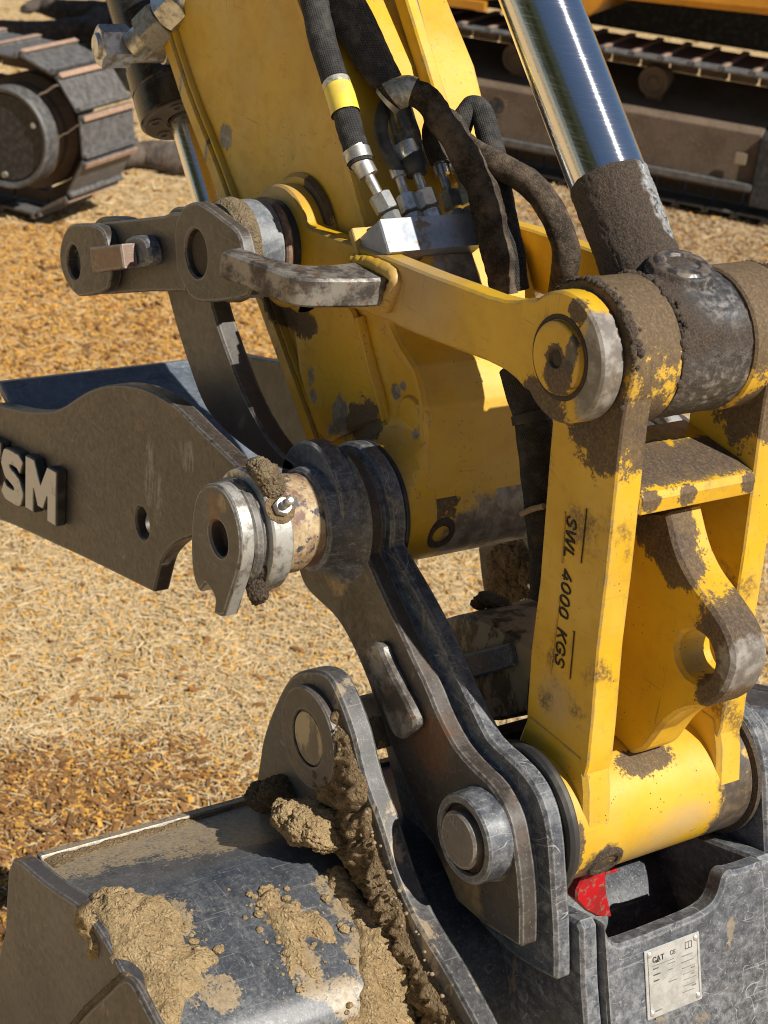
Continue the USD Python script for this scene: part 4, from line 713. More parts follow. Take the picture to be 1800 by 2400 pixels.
# ================================================================ pivot pin with its keeper plate
PV = thing('pivot_pin', 'steel pivot pin with a hooked keeper plate on its end and rusty collars', 'pivot pin')
hk = [(456, 1171), (464, 1150), (481, 1135), (506, 1134), (528, 1152), (549, 1194), (561, 1242), (564, 1293), (558, 1335), (544, 1380), (524, 1443, 1), (513, 1446), (500, 1438, 1), (502, 1420), (504, 1403), (494, 1382), (482, 1368, 1), (466, 1386, 1), (456, 1365), (449, 1330), (447, 1272), (450, 1209)]
ho = outline(hk, -.105, 2); hh_ = outline([(492, 1225), (506, 1218), (524, 1232), (533, 1265), (532, 1298), (518, 1309), (500, 1290), (488, 1250)], -.105, 2)
M['keeper'] = steel('keeper_steel', (.032, .025, .021), dust=.12, rust=.25, mud=.03, light=(.20, .19, .175), edge=1.0, blobs=[('rust', at3(500, 1200, -.105), .018, (1.5, 1, 1)), ('mud', at3(520, 1180, -.105), .008)])
obj('keeper_plate', slab(big(ho.difference(hh_)), -.105, -.0895, .002), M['keeper'], PV)
ring_ = np.array(big(ho).exterior.coords)[:-1]; n_ = len(ring_); v_ = np.vstack([np.c_[ring_[:, 0], np.full(n_, y), ring_[:, 1]] for y in (-.1030, -.0912)]); r_ = np.array(big(ho.buffer(.0006)).exterior.coords)
rm = slab(big(ho.buffer(.0006)).difference(big(ho.buffer(-.003))), -.1028, -.0905, .0008)
obj('keeper_edge', rm, M['ground_steel'], PV)
obj('pin_end', ycyl(SP, .034, -.092, -.07, .002), M['grease_dirt'], PV)
obj('collar', lathe((SP[0], 0, SP[1]), (0, 1, 0), [(.03, -.0895), (.0485, -.0895), (.0505, -.087), (.0505, -.0815), (.048, -.078), (.048, -.073), (.03, -.073)], 72), steel('collar_steel', (.03, .028, .028), dust=.5, rust=.2, mud=.4, light=(.30, .27, .22)), PV, label='dark collar behind the keeper plate')
obj('bush', lathe((SP[0], 0, SP[1]), (0, 1, 0), [(.03, -.056), (.0462, -.056), (.0468, -.050), (.0468, -.030), (.0450, -.022), (.0440, -.013), (.03, -.013)], 72), M['cream_rust'], PV, label='cream and rust coloured bush')
obj('pin_end', mirror(ycyl(SP, .045, -.10, -.01, .002)), M['coupler_side'], PV)

# ================================================================ thumb linkage on the arm's rear pin
YH = -.030
TL = at(172, 614, -.040)
M['linkage'] = steel('linkage_steel', (.030, .024, .019), dust=.15, rust=.4, mud=.12, light=(.20, .17, .135), scratch=.6, edge=.7)
LK = thing('thumb_link', 'brown forked steel link with hexagonal end plate and square lock block, left of the arm', 'link')
hx = [(413, 633), (409, 560), (411, 520), (420, 500), (428, 484), (446, 475), (462, 473), (482, 484), (525, 517), (551, 536), (563, 556), (569, 590), (585, 640), (587, 690), (565, 699), (518, 707), (464, 709), (442, 692), (427, 663)]
hxp = big(outline(hx, YH, 1).difference(disc(at(459, 594, YH), .0235, 40)))
obj('end_plate', slab(hxp, YH, YH + .014, .0018), M['linkage'], LK, label='hexagonal end plate')
obj('pin_dirt', ycyl(at(459, 594, YH), .0235, YH + .007, YH + .013), M['grease_dirt'], LK)
bp = outline([(235, 522, 1), (300, 515), (382, 506), (400, 498), (430, 500, 1), (435, 684, 1), (350, 683), (279, 688), (235, 690, 1)], YH + .004, 0)
obj('link_bar', slab(big(bp), YH + .004, YH + .022, .0018), M['linkage'], LK)
t1 = [(163, 524), (210, 524), (232, 531), (245, 549), (252, 580), (260, 640), (257, 661), (248, 684), (189, 697), (174, 690), (156, 665), (143, 633), (138, 593), (147, 549)]
t1p = big(outline(t1, -.040, 2).difference(disc(TL, .019, 40)))
f1 = slab(t1p, -.040, -.026, .0018); obj('fork_plate', f1, M['linkage'], LK)
f2 = f1.copy(); f2.vertices[:, 1] += .034; f2.vertices[:, 0] *= 1; f2.vertices[:, 2] += .006; obj('fork_plate', f2, M['linkage'], LK)
obj('fork_pin', ycyl(TL, .0187, -.028, .06, .002), M['coupler'], LK)
kb0, kb1, kb2, kb3 = at(209, 580, -.060), at(282, 572, -.060), at(290, 629, -.060), at(216, 640, -.060)
obj('lock_block', slab(sg.Polygon([kb0, kb1, kb2, kb3]), -.060, -.043, .0015), M['lock'] if 'lock' in M else steel('lock_block_steel', (.11, .055, .032), dust=.15, rust=.6, mud=.05, light=(.34, .28, .2), edge=.8), LK, label='square rusty lock block')
obj('lock_boss', slab(big(outline([(285, 565), (312, 551), (338, 555), (352, 595), (350, 622), (300, 630)], -.042, 1)), -.042, -.026, .003), M['coupler'], LK)
# spacer tubes between the end plate and the dogbone
obj('collar', ycyl(KP, .040, -.017, .004, .002), M['coupler_side'], LK)
obj('collar', lathe((KP[0], 0, KP[1]), (0, 1, 0), [(.02, -.004), (.046, -.004), (.051, .002), (.052, .012), (.050, .018), (.02, .02)], 72), M['mud_grey'], LK, label='mud coated collar')
obj('spacer_tube', ycyl(KP, .0488, .017, .0435, .001), steel('spacer_steel', (.06, .068, .08), dust=.8, rust=.05, mud=.35, light=(.30, .31, .31)), LK)
obj('collar', ycyl(KP, .0498, .045, .0535, .002), M['cream_rust'], LK); obj('collar', ycyl(KP, .0465, .0535, .063, .001), M['rubber'], LK)
obj('spacer_tube', ycyl(KP, .0475, .084, .272, .001), M['coupler_side'], LK)
# curved link arm behind it
ca = [(372, 620), (392, 686), (405, 737), (422, 796), (447, 872), (473, 944), (506, 994), (561, 1041), (633, 1091), (690, 1110), (690, 1085), (660, 1066), (624, 1024), (591, 969), (565, 914), (536, 838), (515, 779), (496, 720), (478, 640), (470, 560), (455, 500), (425, 482), (395, 490), (378, 540)]
CA = thing('curved_link', 'long curved dark steel link dropping behind the forked link to the pivot', 'link')
obj('link_plate', slab(big(outline(ca, .0, 2)), .0, .022, .002), steel('curved_link_steel', (.040, .034, .030), dust=.2, rust=.3, mud=.08, light=(.15, .13, .11)), CA)
obj('pivot_lug', ycyl(SP + np.array([-.01, .012]), .058, .0, .021, .002), M['coupler'], CA)

# ================================================================ thumb cylinder
YCY = .155
TC = thing('thumb_cylinder', 'black thumb cylinder with short chrome rod behind the arm, top left', 'cylinder')
q0, q1 = at3(434, 280, YCY), at3(486, 456, YCY); td = (q1 - q0) / np.linalg.norm(q1 - q0)
M['cyl_black'] = steel('cylinder_black', (.010, .010, .012), dust=.12, rust=.2, mud=.06, rough=(.12, .3), light=(.2, .16, .12), edge=.2, scratch=.3)
obj('barrel', lathe(q0, td, [(1e-5, -.55), (.052, -.55), (.052, -.075), (.054, -.072), (.054, -.042), (.053, -.041), (.053, -.038), (.054, -.037), (.054, -.004), (.052, -.002)], 80), M['cyl_black'], TC)
obj('gland', lathe(q0, td, [(.052, -.002), (.050, .0), (.024, .0), (.0235, -.003), (.0205, -.003)], 80), steel('gland_steel', (.055, .040, .030), dust=.2, rust=.5, mud=.2), TC)
e1, e2, _ = frame_of(td)
for k in range(6):
    a = k * math.pi / 3 + .35; c = q0 + (math.cos(a) * e1 + math.sin(a) * e2) * .038
    obj('gland_bolt', lathe(c, td, [(.008, -.001), (.008, .0015), (.0045, .0015), (.0045, -.001), (1e-5, -.001)], 20), M['coupler_side'], TC)
obj('rod', lathe(q0, td, [(.019, -.01), (.019, np.linalg.norm(q1 - q0) + .06)], 64), M['chrome'], TC)
# hydraulic fittings screwed to the barrel
yf = .060
n0, n1 = at3(230, 108, yf - .03), at3(331, 103, yf + .055)
fa = np.array([0.12, 1.0, 0.02]); fa /= np.linalg.norm(fa)
obj('cap_nut', hexnut(n0, fa, .0245, .0, .036, ref=(.2, .1, .97)), M['zinc'], TC); obj('cap_face', lathe(n0, fa, [(1e-5, -.004), (.013, -.004), (.0145, -.0025), (.0155, .001)], 40), M['zinc'], TC)
obj('fitting_body', lathe(n0, fa, [(.019, .036), (.019, .075), (.021, .076), (.021, .083), (.016, .088), (1e-5, .088)], 40), M['zinc'], TC)
va = at3(401, 22, yf + .03) - at3(345, 78, yf + .012); va /= np.linalg.norm(va); vc = at3(345, 84, yf + .012)
obj('union_nut', hexnut(vc, va, .0255, .0, .030, ref=(.6, .1, .3)), M['zinc'], TC); obj('union_nut', hexnut(vc, va, .0262, .032, .062, ref=(.3, .5, .3)), M['zinc'], TC)
obj('fitting_neck', lathe(vc, va, [(.018, -.02), (.018, .07), (.021, .072), (.021, .12)], 40), M['zinc'], TC)
obj('band_clamp', lathe(q0, td, [(.0525, -.20), (.0545, -.20), (.0545, -.19), (.0525, -.19)], 64), M['coupler'], TC)

# ================================================================ manifold block and hoses on the arm's front
SY = np.array([0, 1., 0])
def sc(p): d = np.asarray(p) - FP1; return np.array([d @ SD, d[1], d @ SN])      # (down, across, out) on the arm's front
def sw(a, b, h): return FP1 + SD * a + SY * b + SN * h + np.array([0, -FP1[1] * 0, 0])
HB = .058
a_, b_ = sc(front(888, 515, HB)), sc(front(1112, 497, HB)); c_ = sc(front(897, 590, HB)); e_ = sc(front(1139, 575, HB))
A0, A1 = (a_[0] + b_[0]) / 2, (c_[0] + e_[0]) / 2; B0, B1 = a_[1], b_[1]
MB_ = thing('manifold_block', 'zinc plated hydraulic manifold block with five pipe unions on the arm', 'manifold')
obj('block', box3(sw(A0, B0, .018), SD, SY, SN, A1 - A0, B1 - B0, HB - .018, .0015) if False else slab(sg.box(0, 0, A1 - A0, HB - .018), 0, B1 - B0, .0015, frame=(sw(A0, B0, .018), SD, SN, SY)), M['zinc_block'], MB_)
obj('foot_block', slab(sg.box(0, 0, .05, .034), 0, (B1 - B0) * .55, .002, frame=(sw(A1 + .0005, B0 + (B1 - B0) * .42, .008), SD, SN, SY)), paint('manifold_foot_paint', [('bare', sw(A1 + .01, B1 - .02, .042), .03)], wear=.6), MB_)
obj('mount_rail', slab(sg.box(0, 0, A1 - A0 + .03, .008), 0, B1 - B0 + .01, .001, frame=(sw(A0 - .01, B0 - .005, .0102), SD, SN, SY)), M['stick'], MB_)
FIT = [(915, 492, 864, 396), (962, 482, 928, 385), (1004, 474, 972, 385), (1056, 462, 1026, 372), (1092, 457, 1066, 372)]
ends = []
for k, (x0, y0, x1, y1) in enumerate(FIT):
    hz = .040 if k % 2 == 0 else .034
    s0 = sc(front(x0, y0, hz)); base = sw(A0, s0[1], hz); dirv = front(x1, y1, hz) - front(x0, y0, hz); dirv /= np.linalg.norm(dirv)
    rr = .0098 if k in (0, 2) else .0088
    g0 = obj('union', hexnut(base, dirv, rr, .0, .013, ref=(.2, .1 + k * .2, .9)), M['zinc'], MB_)
    obj('lock_nut', hexnut(base, dirv, rr * 1.12, .0155, .033, ref=(.5, .1 + k * .3, .5)), M['zinc'], MB_)
    prof_ = [(rr * .55, .031), (rr * .55, .050), (rr * .86, .051), (rr * .86, .060), (rr * .62, .062), (rr * .62, .088)]
    if k in (0, 2): prof_ = [(rr * .5, .031), (rr * .5, .052), (rr * 1.0, .053), (rr * 1.0, .064), (rr * 1.15, .067), (rr * 1.3, .071), (rr * 1.3, .082)]
    obj('ferrule', lathe(base, dirv, prof_, 24), M['zinc'], MB_)
    ends.append((base + dirv * .078, dirv))
# near hose: braided sleeve with yellow band
h0 = thing('hydraulic_hose', 'braided black hose with a yellow band, leftmost over the manifold', 'hose')
hp = [front(x, y, h) for x, y, h in ((718, -80, .020), (735, -10, .022), (752, 80, .026), (776, 160, .032), (800, 230, .038), (822, 310, .040), (846, 385, .041))]
obj('sleeve', tube(hp, [.0138, .0138, .0136, .0132, .0126, .0122, .0118], 90, 28, .0012, 90), M['sleeve_black'], h0)
S_ = spline(hp, 200)
def part_of(a, b): return S_[int(a * 199):int(b * 199) + 1]
obj('yellow_band', tube(part_of(.60, .745), .0139, raw=True, seg=28, caps=False, bump=.0006), M['tape_yellow'], h0)
obj('band_end', tube(part_of(.585, .615), .0141, raw=True, seg=28, caps=False, bump=.001), M['tape_clear'], h0)
obj('steel_clip', tube(part_of(.93, .985), .0128, raw=True, seg=28, caps=False), M['zinc'], h0)
h1 = thing('hydraulic_hose', 'wide flat black fabric sleeve beside the braided hose', 'hose')
hp = [front(x, y, h) for x, y, h in ((775, -60, .02), (800, 0, .02), (838, 70, .022), (880, 150, .024), (915, 205, .024), (925, 260, .018))]
obj('sleeve', tube(hp, [.026, .026, .025, .022, .018, .010], 80, 28, .0018, 60, 2, flat=(SN, .45)), M['sleeve_dirty'], h1)
def hose(label, P, r, mat, bump=.0015, freq=60, seed=0, flat=None, n=90):
    t = thing('hydraulic_hose', label, 'hose'); obj('sleeve', tube(P, r, n, 24, bump, freq, seed, flat), mat, t); return t
hose('thin bare black hose running into the second union', [front(x, y, h) for x, y, h in ((912, 230, .03), (897, 262, .034), (893, 310, .036), (908, 355, .036), (935, 405, .035))], .0066, M['rubber'], .0002)
hw = hose('hose in a grey printed plastic wrap over the middle union', [front(x, y, h) for x, y, h in ((925, 215, .036), (938, 265, .040), (955, 320, .041), (968, 372, .040))], [.0100, .0128, .0130, .0125], M['wrap_grey'], .0012, 50)
obj('rubber_cuff', tube([front(x, y, .040) for x, y in ((967, 368), (972, 390), (977, 410))], [.0126, .0130, .0100], 20, 24), M['rubber'], hw)
hd = hose('dirty brown padded hose looping in front of the manifold', [front(x, y, h) for x, y, h in ((905, 240, .045), (925, 222, .053), (962, 215, .060), (1000, 235, .066), (1040, 290, .070), (1085, 360, .074), (1122, 430, .076), (1146, 500, .076), (1158, 560, .074), (1172, 620, .070), (1180, 690, .06))], [.012, .0135, .0135, .0132, .0130, .0134, .0140, .0158, .0146, .0150, .013], M['sleeve_fuzzy'], .0042, 48, 4, n=170)
SD2 = spline([front(x, y, h) for x, y, h in ((905, 240, .045), (925, 222, .053), (962, 215, .060), (1000, 235, .066))], 60)
obj('silver_wrap', tube(SD2[14:44], .0150, raw=True, seg=24, bump=.0022, freq=80, caps=False), M['tape_clear'], hd)
obj('steel_clip', tube(SD2[0:10], .0150, raw=True, seg=24, caps=False), M['ground_steel'], hd)
hose('black fabric hose folded up in a loop behind the padded hose', [front(x, y, h) for x, y, h in ((1040, 380, .03), (1070, 320, .04), (1092, 270, .05), (1108, 252, .055), (1130, 268, .060), (1150, 340, .064), (1168, 430, .066), (1184, 520, .066), (1200, 600, .062), (1214, 680, .05))], [.0105, .011, .0115, .0115, .0115, .0122, .0125, .0125, .0125, .011], M['sleeve_black'], .0016, 60, 6, n=120)
hose('thick black hose arching out towards the far link', [front(x, y, h) for x, y, h in ((1040, 300, .02), (1100, 350, .05), (1160, 385, .075), (1220, 415, .095), (1270, 460, .11), (1308, 525, .115), (1326, 590, .11), (1322, 650, .09), (1310, 720, .06))], .0132, M['sleeve_fuzzy'], .0016, 60, 8, n=120)
hose('black hose looping behind the others from the fourth union', [front(x, y, h) for x, y, h in ((1030, 380, .034), (1012, 330, .036), (1015, 285, .04), (1040, 270, .05), (1075, 300, .05), (1100, 370, .05), (1130, 470, .04))], .0088, M['sleeve_dirty'], .0012, 60, 9)
# hose down behind the bucket link
hl = hose('black sleeved hose hanging down behind the lettered bar', [np.array(p) for p in (at3(1215, 860, .150), at3(1236, 930, .150), at3(1252, 1000, .150), at3(1262, 1100, .150), at3(1272, 1200, .150), at3(1278, 1300, .150), at3(1275, 1400, .150))], [.0185, .0185, .0175, .0172, .0168, .0150, .0130], M['sleeve_black'], .0010, 60, 10)
obj('hose_clamp', tube([at3(1246, 968, .150), at3(1248, 978, .150), at3(1250, 990, .150)], .0192, 12, 24), M['rubber'], hl)
obj('cord', tube([at3(1222, 1205, .128), at3(1245, 1194, .128), at3(1275, 1186, .128)], .0028, 20, 8, .0006, 400), M['stone'], hl)
pr = thing('steel_pipe', 'dark grey steel pipe running down the front of the arm', 'pipe')
obj('pipe', tube([front(945, -60, .02), front(970, 40, .02), front(1000, 150, .02), front(1035, 270, .02)], .0082, 40, 20, .0002), steel('pipe_steel', (.12, .115, .105), dust=.5, rust=.2, mud=.2), pr)
pr2 = thing('channel_bar', 'brown steel channel along the arm beside the pipe', 'channel')
ch_ = sc(front(925, 0, .012)); ch2 = sc(front(1000, 217, .012))
obj('bar', slab(sg.box(0, 0, ch2[0] - ch_[0] + .25, .020), 0, .014, .002, frame=(sw(ch_[0] - .15, ch_[1], .010), SD, SN, SY)), M['stick'], pr2)

# ================================================================ mud
def crust(fn, poly, hmax, step=.003, seed=0, lump=60, ragged=.012):
    """A crust of mud over a surface. fn(s, t) -> (points, normals); poly in (s, t) metres."""
    x0, y0, x1, y1 = poly.buffer(ragged).bounds; S, T = np.meshgrid(np.arange(x0, x1 + step, step), np.arange(y0, y1 + step, step), indexing='ij')
    import shapely
    P3 = np.stack([S, T, np.zeros_like(S)], -1)
    ins = shapely.contains_xy(poly, S + (meshkit.fbm(P3 * 45, 4, seed) - .5) * 2 * ragged, T + (meshkit.fbm(P3 * 45, 4, seed + 9) - .5) * 2 * ragged)
    d = (ndimage.distance_transform_edt(np.pad(ins, 1))[1:-1, 1:-1] - ndimage.distance_transform_edt(np.pad(~ins, 1, constant_values=True))[1:-1, 1:-1]) * step
    d = ndimage.gaussian_filter(d, 1.0)
    e = np.clip(d / .014, 0, 1) ** .62; n = meshkit.fbm(P3 * lump, 4, seed + 3); c = 1 - np.abs(2 * meshkit.fbm(P3 * lump * 1.7, 3, seed + 5) - 1)
    lum = np.clip((meshkit.noise(P3 * 95, seed + 11) - .42) * 2.2, 0, 1) ** .5
    h = hmax * e * (.25 + .75 * n + .30 * c + .40 * lum) + (meshkit.fbm(P3 * 330, 3, seed + 7) - .5) * min(hmax, .012) * .8 * e + (meshkit.fbm(P3 * 150, 3, seed + 17) - .5) * min(hmax, .014) * .9 * e
    h = np.where(d > 0, h, d * 1.2)
    pts, nrm = fn(S, T); v = pts + nrm * h[..., None]
    idx = np.arange(S.size).reshape(S.shape); near = d > -1.6 * step
    quad = near[:-1, :-1] & near[1:, :-1] & near[1:, 1:] & near[:-1, 1:]
    i, j = np.nonzero(quad); a, b, c_, d_ = idx[i, j], idx[i + 1, j], idx[i + 1, j + 1], idx[i, j + 1]
    m = trimesh.Trimesh(v.reshape(-1, 3), np.vstack([np.c_[a, b, c_], np.c_[a, c_, d_]]), process=False); m.remove_unreferenced_vertices()
    ref = nrm.reshape(-1, 3).mean(0); 
    if (m.face_normals * m.area_faces[:, None]).sum(0) @ ref < 0: m.faces = m.faces[:, ::-1]
    return m
arc = np.r_[0, np.cumsum(np.linalg.norm(np.diff(full, axis=0), axis=1))]
tan = np.gradient(full, axis=0); tan /= np.linalg.norm(tan, axis=1, keepdims=True); nor = np.c_[-tan[:, 1], tan[:, 0]]
if nor[5][1] < 0: nor = -nor
def shell_fn(S, T):
    X = np.interp(S, arc, full[:, 0]); Z = np.interp(S, arc, full[:, 1]); nx = np.interp(S, arc, nor[:, 0]); nz = np.interp(S, arc, nor[:, 1])
    return np.stack([X, T, Z], -1), np.stack([nx, np.zeros_like(nx), nz], -1)
def shell_st(px, py):                        # where a line of sight meets the bucket's shell
    w = ray(px, py); t = np.linspace(.9, 3, 6000); P = CAM + t[:, None] * w
    zz = np.interp(P[:, 0], full[:full[:, 0].argmax(), 0], full[:full[:, 0].argmax(), 1]); k = np.argmax(P[:, 2] < zz)
    p = P[k]; j = ((full[:110] - p[[0, 2]]) ** 2).sum(1).argmin(); return arc[j], p[1]
def shell_poly(pix): return sg.Polygon([shell_st(*p) for p in pix]).buffer(0)
def plane_fn(y):
    return lambda S, T: (np.stack([S, np.full_like(S, y), T], -1), np.broadcast_to(np.array([0, -1., 0]), S.shape + (3,)).copy())
mud = [
 ('broad pale patch of dry mud on the left side of the bucket back', 'mud_dry', [(208, 2108), (240, 2096), (300, 2093), (370, 2105), (415, 2130), (430, 2165), (432, 2195), (425, 2240), (455, 2230), (490, 2215), (505, 2240), (490, 2260), (465, 2275), (470, 2310), (455, 2340), (440, 2360), (425, 2400), (420, 2430), (365, 2430), (350, 2370), (335, 2310), (300, 2250), (265, 2240), (250, 2190), (225, 2150)], .0085, 1),
 ('small round clod at the top of the middle mud streak on the bucket', 'mud_dry', [(602, 2110), (615, 2090), (640, 2085), (660, 2098), (662, 2125), (645, 2140), (620, 2140)], .009, 2),
 ('lumpy mud streak in the middle of the bucket back', 'mud_dry', [(632, 2145), (660, 2125), (690, 2125), (700, 2145), (735, 2130), (765, 2150), (785, 2180), (780, 2205), (740, 2200), (705, 2195), (715, 2230), (740, 2270), (752, 2290), (735, 2300), (712, 2270), (705, 2240), (690, 2300), (680, 2300), (672, 2220), (650, 2180)], .0085, 3),
 ('long sunlit ridge of mud along the right of the bucket back', 'mud_dry', [(772, 2035), (805, 2040), (835, 2075), (850, 2110), (880, 2130), (925, 2150), (950, 2190), (950, 2220), (965, 2260), (965, 2300), (960, 2350), (990, 2410), (1010, 2440), (770, 2440), (800, 2390), (840, 2370), (835, 2330), (850, 2290), (842, 2240), (835, 2180), (810, 2135), (782, 2090), (766, 2070)], .011, 4),
 ('thick lump of mud at the foot of the bucket ear', 'mud_dry', [(655, 1900), (680, 1885), (720, 1895), (760, 1920), (780, 1945), (785, 1975), (745, 1965), (700, 1960), (665, 1945)], .020, 6),
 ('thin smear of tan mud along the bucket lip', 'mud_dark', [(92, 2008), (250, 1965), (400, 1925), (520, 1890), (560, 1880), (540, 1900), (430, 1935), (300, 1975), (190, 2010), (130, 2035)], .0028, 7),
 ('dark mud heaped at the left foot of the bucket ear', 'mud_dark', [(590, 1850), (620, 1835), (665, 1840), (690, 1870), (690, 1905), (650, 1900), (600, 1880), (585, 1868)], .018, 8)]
for lab, mt, pix, h, sd in mud:
    tag(obj('mud_patch', crust(shell_fn, shell_poly(pix), h, .0022, sd, ragged=.007 if h > .004 else .003), M[mt], smooth=True), lab, 'mud')
ye = EY + .010
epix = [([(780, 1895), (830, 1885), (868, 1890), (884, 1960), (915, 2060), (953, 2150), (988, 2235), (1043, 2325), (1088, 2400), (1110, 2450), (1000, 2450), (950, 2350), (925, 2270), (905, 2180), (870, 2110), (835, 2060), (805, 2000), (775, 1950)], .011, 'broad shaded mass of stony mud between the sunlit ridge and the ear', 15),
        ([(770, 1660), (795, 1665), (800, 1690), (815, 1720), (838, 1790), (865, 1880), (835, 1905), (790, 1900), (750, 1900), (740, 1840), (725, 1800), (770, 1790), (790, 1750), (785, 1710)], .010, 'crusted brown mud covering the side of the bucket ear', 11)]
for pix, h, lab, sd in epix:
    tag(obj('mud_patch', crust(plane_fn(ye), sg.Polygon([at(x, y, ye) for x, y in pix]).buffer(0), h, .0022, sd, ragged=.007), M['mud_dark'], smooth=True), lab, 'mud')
tag(obj('mud_patch', crust(plane_fn(YSB), sg.Polygon([at(x, y, YSB) for x, y in ((180, 2130), (205, 2125), (218, 2160), (215, 2185), (232, 2205), (228, 2245), (205, 2250), (215, 2215), (198, 2190), (185, 2165))]).buffer(0), .010, .0025, 12, ragged=.004), M['mud_dry'], smooth=True), 'thin crumbling mud on the side wall of the bucket', 'mud')
tag(obj('mud_clod', cat(*[clod(at3(x, y, yy), r, (1.1, 1.1, .85), 60 + i) for i, (x, y, yy, r) in enumerate(((690, 1915, -.062, .017), (715, 1935, -.062, .016), (672, 1902, -.062, .012), (742, 1950, -.058, .015), (700, 1952, -.066, .012), (765, 1968, -.052, .012), (728, 1908, -.050, .014), (655, 1925, -.066, .007), (760, 1930, -.046, .014), (682, 1948, -.07, .006)))]), M['mud_dry'], smooth=True), 'rough clod of mud sitting below the bucket ear', 'mud')
tag(obj('mud_clod', cat(clod(at3(625, 1866, -.045), .016, (1.2, 1.2, .7), 8), clod(at3(655, 1856, -.04), .016, (1, 1.2, .8), 9)), M['mud_dark'], smooth=True), 'dark clod wedged left of the bucket ear on the lip', 'mud')
kb = SP + np.array([math.cos(1.05), math.sin(1.05)]) * .062
tag(obj('mud_clod', cat(clod(at3(628, 1118, YT + .010), .0125, (.8, .9, 1.0), 11), clod(at3(642, 1140, YT + .010), .0115, (.7, .9, 1.0), 12), clod(at3(608, 1096, YT + .008), .0105, (1, 1, .8), 13), clod(at3(618, 1110, YT + .002), .010, (1, 1, 1), 14)), M['mud_grey'], smooth=True), 'brown clod stuck on top of the pivot ring above the grease fitting', 'mud')
tag(obj('mud_clod', cat(clod(at3(604, 1378, YT - .004), .0135, (.7, .7, 1.1), 15), clod(at3(616, 1338, YT - .002), .008, (.7, .7, 1), 16)), M['grease_dirt'], smooth=True), 'dark greasy lump under the pivot ring', 'mud')
tag(obj('mud_clod', cat(*[clod(at3(x, y, .372), r, (1, .6, 1), 20 + i) for i, (x, y, r) in enumerate(((1190, 1345, .030), (1215, 1318, .026), (1178, 1375, .022), (1225, 1390, .024), (1245, 1350, .022), (1170, 1330, .018)))]), M['mud_grey'], smooth=True), 'gravelly mud clinging to the dark block behind the arm tube', 'mud')
tag(obj('mud_clod', cat(*[clod(at3(x, y, yy), r, (1.5, 1.1, .5), 40 + i) for i, (x, y, yy, r) in enumerate(((1150, 1404, .17, .009), (1136, 1410, .17, .008), (1172, 1412, .17, .008), (1120, 1418, .17, .006)))]), M['mud_grey'], smooth=True), 'low ridge of tan mud along the coupler web below the gravelly clod', 'mud')
rs = np.random.default_rng(31); cb_ = []
for lab, mt, pix, h, sd in mud[:4]:
    P_s = shell_poly(pix)
    for k in range(70):
        q_ = P_s.exterior.interpolate(rs.uniform(0, P_s.exterior.length)); s_, t_ = q_.x + rs.normal(0, .007), q_.y + rs.normal(0, .007)
        if s_ < .01 or t_ < YSB + .02: continue
        p_, n_ = shell_fn(np.array([s_]), np.array([t_])); r_ = .0008 + .0030 * rs.random() ** 3; cb_.append(clod(p_[0] + n_[0] * r_ * .3, r_, (1.2, 1.2, .8), k, 2))
tag(obj('mud_crumbs', cat(*cb_), M['mud_dry'], smooth=True), 'small dry crumbs of mud scattered round the patches on the bucket', 'mud', kind='stuff')
# greasy crumbs on the upper hubs and pebbles in the mud
rs = np.random.default_rng(5); cr = []
for k in range(320):
    a = rs.normal(1.35, .6); y = rs.choice([.088, .088, .089, .139, .268]) + abs(rs.normal(0, .004)) - .002; q_ = meshkit.noise(np.array([[a * 3, y * 30, 0]]), 3)[0]
    cr.append(clod((TP[0] + .0605 * math.cos(a), y, TP[1] + .0605 * math.sin(a)), rs.uniform(.0006, .0026) * (.4 + 1.2 * q_), (1, 1, 1), k, 2))
obj('grease_crumbs', cat(*cr), M['grease_dirt'], H, kind='stuff')
pb_ = []
for k in range(60):
    f_ = rs.uniform(0, 1); px, py = 820 + 220 * f_ + rs.uniform(-28, 40), 1900 + 520 * f_ ; pb_.append(clod(at3(px, py, ye - rs.uniform(.004, .009)), rs.uniform(.0008, .0020), (1, 1, .8), k, 2))
for k in range(25):
    px, py = rs.uniform(690, 850), rs.uniform(1660, 1900); pb_.append(clod(at3(px, py, ye - rs.uniform(.005, .008)), rs.uniform(.0006, .0014), (1, 1, .8), k, 2)) if px > 770 - (py - 1660) * .1 and px < 800 + (py - 1660) * .2 else None
tag(obj('pebbles', cat(*pb_), M['stone'], smooth=True), 'small pale pebbles stuck in the mud on the bucket', 'pebbles', kind='stuff')

# ================================================================ background excavator: two tracks on one axis system
TD = np.array([.82, .573, 0]); TD /= np.linalg.norm(TD); TW = np.array([-TD[1], TD[0], 0])      # along the tracks, across them
UP = np.array([0, 0, 1.])
def track_path(x0, x1, r, zc, n):            # a closed loop of (along, height, angle) with n even steps
    L1 = x1 - x0; per = 2 * L1 + 2 * math.pi * r; out = []
    for k in range(n):
        s = per * k / n
        if s < L1: out.append((x1 - s, zc - r, math.pi))
        elif s < L1 + math.pi * r: a = (s - L1) / r; out.append((x0 - r * math.sin(a), zc - r * math.cos(a), math.pi + a))
        elif s < 2 * L1 + math.pi * r: out.append((x0 + s - L1 - math.pi * r, zc + r, 0))
        else: a = (s - 2 * L1 - math.pi * r) / r; out.append((x1 + r * math.sin(a), zc + r * math.cos(a), a))
    return out
def shoe_mesh(W, Lc):
    a = slab(sg.Polygon([(-Lc * .52, 0), (Lc * .40, 0), (Lc * .46, .004), (Lc * .46, .022), (Lc * .38, .022), (Lc * .34, .010), (-Lc * .40, .010), (-Lc * .44, .020), (-Lc * .52, .020)]), 0, W, .002); return a
def gm_(W, Lc): return slab(sg.box(-Lc * .53, .0195, -Lc * .40, .0225), .002, W - .002, .001)
